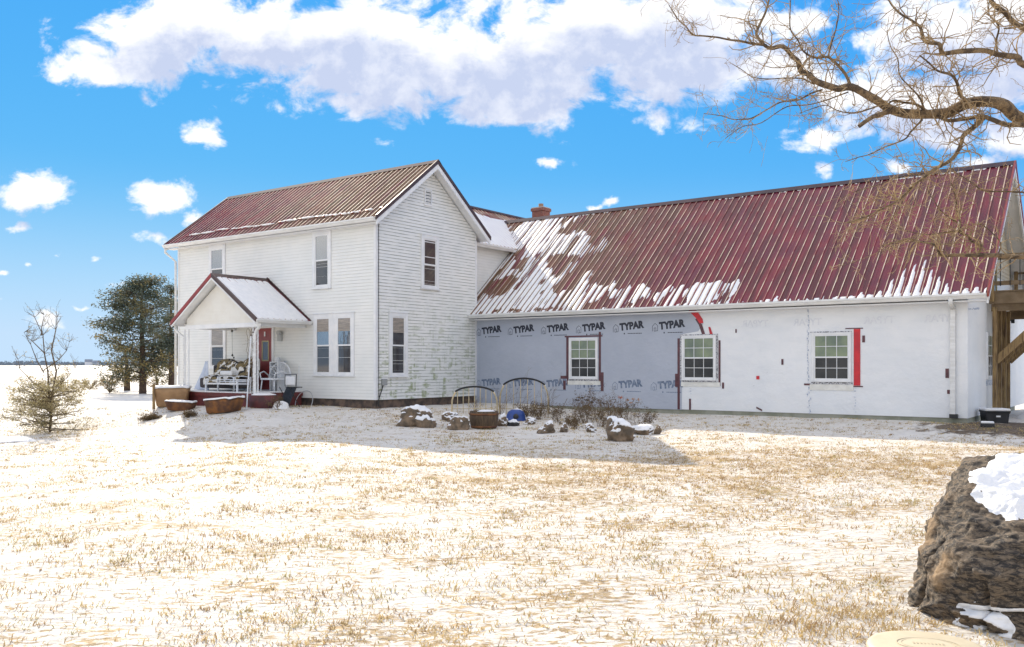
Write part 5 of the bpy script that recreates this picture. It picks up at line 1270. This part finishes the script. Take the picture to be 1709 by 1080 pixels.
    limb([(1632, 425), (1629, 412), (1624, 402), (1616, 394), (1609, 387), (1602, 379), (1597, 371), (1596, 350), (1593, 327), (1588, 305)], .020, .006, 8.9, 8.9, 3, .3)
    limb([(1597, 372), (1585, 366), (1572, 352), (1560, 340), (1556, 322), (1548, 312)], .010, .004, 8.9, 9.0, 3, .28)
    limb([(1609, 387), (1590, 388), (1570, 390), (1545, 392), (1520, 385), (1500, 380)], .009, .004, 8.9, 9.1, 3, .3)
    limb([(1665, 426), (1663, 408), (1655, 392), (1640, 378), (1625, 376), (1612, 384)], .008, .004, 8.8, 8.9, 2, .22)
    limb([(1800, 330), (1750, 322), (1709, 320), (1680, 318), (1653, 319), (1640, 315), (1629, 308), (1615, 294), (1602, 283), (1588, 279), (1575, 290), (1560, 300)], .013, .005, 8.7, 9., 3, .26, (0, .05, 2.9))
    limb([(1536, 402), (1500, 405), (1470, 418), (1440, 432), (1400, 446)], .007, .003, 9., 9.2, 2, .28)
    limb([(1508, 330), (1498, 350), (1490, 368), (1478, 385)], .007, .003, 8.6, 8.8, 3, .26)
    limb([(1544, 289), (1520, 292), (1490, 300), (1460, 312), (1430, 318), (1405, 330)], .008, .003, 8.5, 8.8, 3, .28)
    for (p, d, r_, tl) in nodes:
        dd = Vector((rnd.gauss(0, .8), rnd.gauss(0, .6), rnd.gauss(.15, .8)))+d*.35
        grow(tw, p, dd, tl*rnd.uniform(.5, 1.15), min(.0065, r_*.5), 2, rnd, .75, 5, .30, -.02, (1, 3), 4, .55, None, .0019)
    # long hanging pale twiglets
    for (p, d, r_, tl) in rnd.sample(nodes, min(len(nodes), 170)):
        c = p+Vector((rnd.gauss(0, .18), rnd.gauss(0, .15), rnd.gauss(0, .12))); pts = [c]; dd = Vector((rnd.uniform(-.35, -.05), rnd.gauss(0, .1), -1)).normalized()
        for k in range(4): c = c+dd*rnd.uniform(.03, .08); dd = (dd+Vector((rnd.gauss(0, .12), 0, 0))).normalized(); pts.append(c)
        tw.tube(pts, .0016, 3, cap=False)
    limbs.build('limbs', limbm, t, smooth=True, recalc=False)
    o = tw.build('twigs', twigm, t, recalc=False); return len(tw.f)
print('twig faces', big_tree())
# ================= BOULDER and lid, bottom right
def boulder_fn(q, P, col):
    st_ = q.noise(q.vm('MULTIPLY', P, (2.2, 2.2, 6)), 6.5, 9, .74, .5)
    col = q.mix(q.ss(st_, .42, .60), (.022, .019, .017), (.165, .125, .085))
    col = q.mix(q.m('MULTIPLY', q.ss(q.noise(P, 2.9, 6), .48, .62), q.ss(q.xyz(P)[0], -.78, -.98, .12, .85)), col, (.36, .24, .13))  # tan of the sunlit left edge put into the stone colour
    return q.mix(q.ss(q.noise(P, 44, 5, .7), .60, .70, 0, .6), col, (.42, .36, .28))
bould = mat('rough_dark_boulder_stone', (.1, .1, .1), rough=.9, fn=boulder_fn, bump=.02, bscale=12)
t = thing('boulder', 'huge dark jagged boulder with snow patches filling the lower right corner', 'boulder', (4.10, 6.40, -.22), R(-25))
bm = bmesh.new(); bmesh.ops.create_icosphere(bm, subdivisions=8, radius=1)
for v in bm.verts:
    p = v.co.copy(); e = 4.2
    l = (abs(p.x)**e+abs(p.y)**e+(abs(p.z)**e if p.z > 0 else 0))**(1/e); l = max(l, .45); p /= l
    if p.z < 0: p.z = max(-.5, p.z*.6)
    p = Vector((p.x*1.06, p.y*1.0, p.z*1.05))
    if p.z > 0: p.z *= (.66+.36*sstep(p.y, -1.15, .5)+.06*sstep(p.x, -1, -.3)-.10*sstep(-p.x, .72, 1.05))
    p.x -= .10*sstep(-p.z, -.55, .35)*(1 if p.x < 0 else 0)
    P3 = Vector((p.x, p.y, p.z))
    n1 = mn.noise(P3*1.6+Vector((3, 1, 2))); n2 = mn.noise(Vector((P3.x*4, P3.y*4, P3.z*8))+Vector((8, 2, 1))); n3 = mn.noise(Vector((P3.x*11, P3.y*11, P3.z*22))); n4 = mn.noise(P3*33)
    r1 = 1-abs(mn.noise(Vector((P3.x*2.6, P3.y*2.6, P3.z*5))+Vector((1, 7, 3))))*2; r2 = 1-abs(mn.noise(Vector((P3.x*8, P3.y*8, P3.z*11))+Vector((4, 7, 3))))*2
    o_ = .085*n1+.042*n2+.020*n3+.009*n4+.045*max(0, r1)**2-.012*max(0, r2)**3
    fr = sstep(-P3.y, -.3, .2)
    crack = math.exp(-((P3.y+.50+.05*math.sin(P3.z*5)+.03*n2)/.022)**2)*sstep(-P3.x, .75, .9)*sstep(.62-P3.z, 0, .1)+.7*math.exp(-((P3.x+.72-.15*P3.z+.04*n2)/.018)**2)*fr*sstep(.45-P3.z, 0, .1)
    led = math.exp(-((P3.z-.30-.10*P3.x+.03*n1)/.022)**2)*fr*sstep(P3.x, -.95, -.8); led2 = math.exp(-((P3.z-.56+.1*P3.x)/.02)**2)*fr
    p += v.co.normalized()*(o_-.10*crack-.05*led-.02*led2)
    v.co = p
def bsnow(c, n):
    nn_ = .35*mn.noise(c*3+Vector((5, 5, 5)))+.28*mn.noise(c*9)+.14*mn.noise(c*24)
    top = 1-math.hypot((c.x+.22)/.52, (c.y+.18)/.55); top = min(top, (n.z-.30)*2.2)+nn_*.55
    back = min(1-math.hypot((c.x+.5)/.42, (c.y-.62)/.14), (n.z-.4)*2)+nn_*.5
    led = min(.55-abs(c.z-.31-.10*c.x)/.030, (c.x+.84)*5)+nn_*.4 if c.y < 0 else -1
    low = min(1-math.hypot((c.x+.66)/.16, (c.z-.14)/.12), (n.z+.1)*3)+nn_*1.1 if c.y < 0 else -1
    return max(top if c.z > .35 else -1, back if c.z > .4 else -1, led, low)*.5
b2 = snowcap(bm, .014, 3, fn=bsnow)
bm_obj(b2, 'snow_patch', snow, t); bm_obj(bm, 'stone', bould, t)
p = at(1549, 1072, 4.75); t = thing('septic_lid', 'round beige plastic lid in the snow at the foot of the boulder', 'lid', (p.x, p.y, p.z-.07), R(-12))
lidm = mat('beige_plastic_lid', (.60, .52, .36), (.54, .46, .31), 6, .55, bump=.0015)
m_ = MB(); m_.lathe([(.30, -.30), (.30, -.02), (.305, .03), (.295, .045), (.27, .05), (.10, .062), (0, .064)], 56); m_.build('cover', lidm, t, smooth=True)
m_ = MB()
for r_ in (.135, .115): m_.tube([(r_*1.15*math.cos(i/36*6.2832), r_*.8*math.sin(i/36*6.2832), .0605) for i in range(36)], .0022, 5, closed=True)
for i in range(9): m_.box(-.075+i*.018, -.066+i*.018, -.012, .012, .060, .0655)
m_.build('embossed_mark', mat('embossed_plastic', (.50, .43, .29), rough=.6), t)
# straw wisps at the foot of the boulder
grassm = leafmat('dry_straw_grass', (.52, .40, .20), (.38, .28, .13), 3.0, (.28, .27, .12), .3)
grassd = leafmat('brown_grass', (.30, .20, .10), (.42, .30, .15), 3.0, None, .3)
def make_grass():
    rnd = random.Random(77); A, B = MB(), MB()
    import time
    def clump(x, y, n, hh, rad, m_):
        z = g(x, y)
        for i in range(n):
            bx = x+rnd.gauss(0, rad); by = y+rnd.gauss(0, rad); an = rnd.gauss(-.4, 1.5); lean = rnd.uniform(.6, 2.6)*hh
            w_ = rnd.uniform(.002, .0042)*(1+y*.055); wx = Vector((math.cos(an+1.57), math.sin(an+1.57)*.4, 0))*w_
            tip = Vector((bx+math.cos(an)*lean, by+math.sin(an)*lean, z+hh*rnd.uniform(.35, 1.1))); mid = Vector((bx+math.cos(an)*lean*.4, by+math.sin(an)*lean*.4, z+hh*.55)); b0 = Vector((bx, by, z-.01))
            k = len(m_.v); m_.v += [tuple(b0-wx), tuple(b0+wx), tuple(mid+wx*.8), tuple(mid-wx*.8), tuple(tip)]; m_.f += [(k, k+1, k+2, k+3), (k+3, k+2, k+4)]
    N = 0
    while N < 17500:
        y = 3.6+26*rnd.random()**1.25; x = rnd.uniform(-1, 1)*(.62*y+1.2)
        a, b = loc_ab(x, y)
        if b > -.1 and a < 0 or b > 4.9: continue
        if math.hypot((x-4.10)/1.3, (y-6.40)/1.3) < 1: continue
        dn = mn.noise((x*.5, y*.75, 2))+.6*mn.noise((x*1.9, y*2.6, 5)); belt = math.exp(-((y-(14.3+.22*x))/3.1)**2)*sstep(x, -4, 2.5)
        if rnd.random() > .16+.8*sstep(dn, -.3, .6)+.6*belt: continue
        N += 1; hh = rnd.uniform(.014, .044)*(1 if rnd.random() > .07 else 1.7)
        clump(x, y, rnd.randint(3, 11), hh, rnd.uniform(.02, .10), B if rnd.random() < .35+.35*belt else A)
    for i in range(110):
        x = rnd.gauss(2.35, .35); y = rnd.gauss(6.1, .35)
        if math.hypot((x-4.10)/1.25, (y-6.40)/1.25) < 1: continue
        clump(x, y, 8, .05, .04, B if rnd.random() < .5 else A)
    o = A.build('lawn_grass', grassm, recalc=False); tag(o, 'dry straw-coloured grass blades poking through the thin snow of the lawn', 'grass', kind='stuff')
    o = B.build('brown_lawn_grass', grassd, recalc=False); tag(o, 'darker brown grass tufts scattered over the snowy lawn', 'grass', kind='stuff')
make_grass()
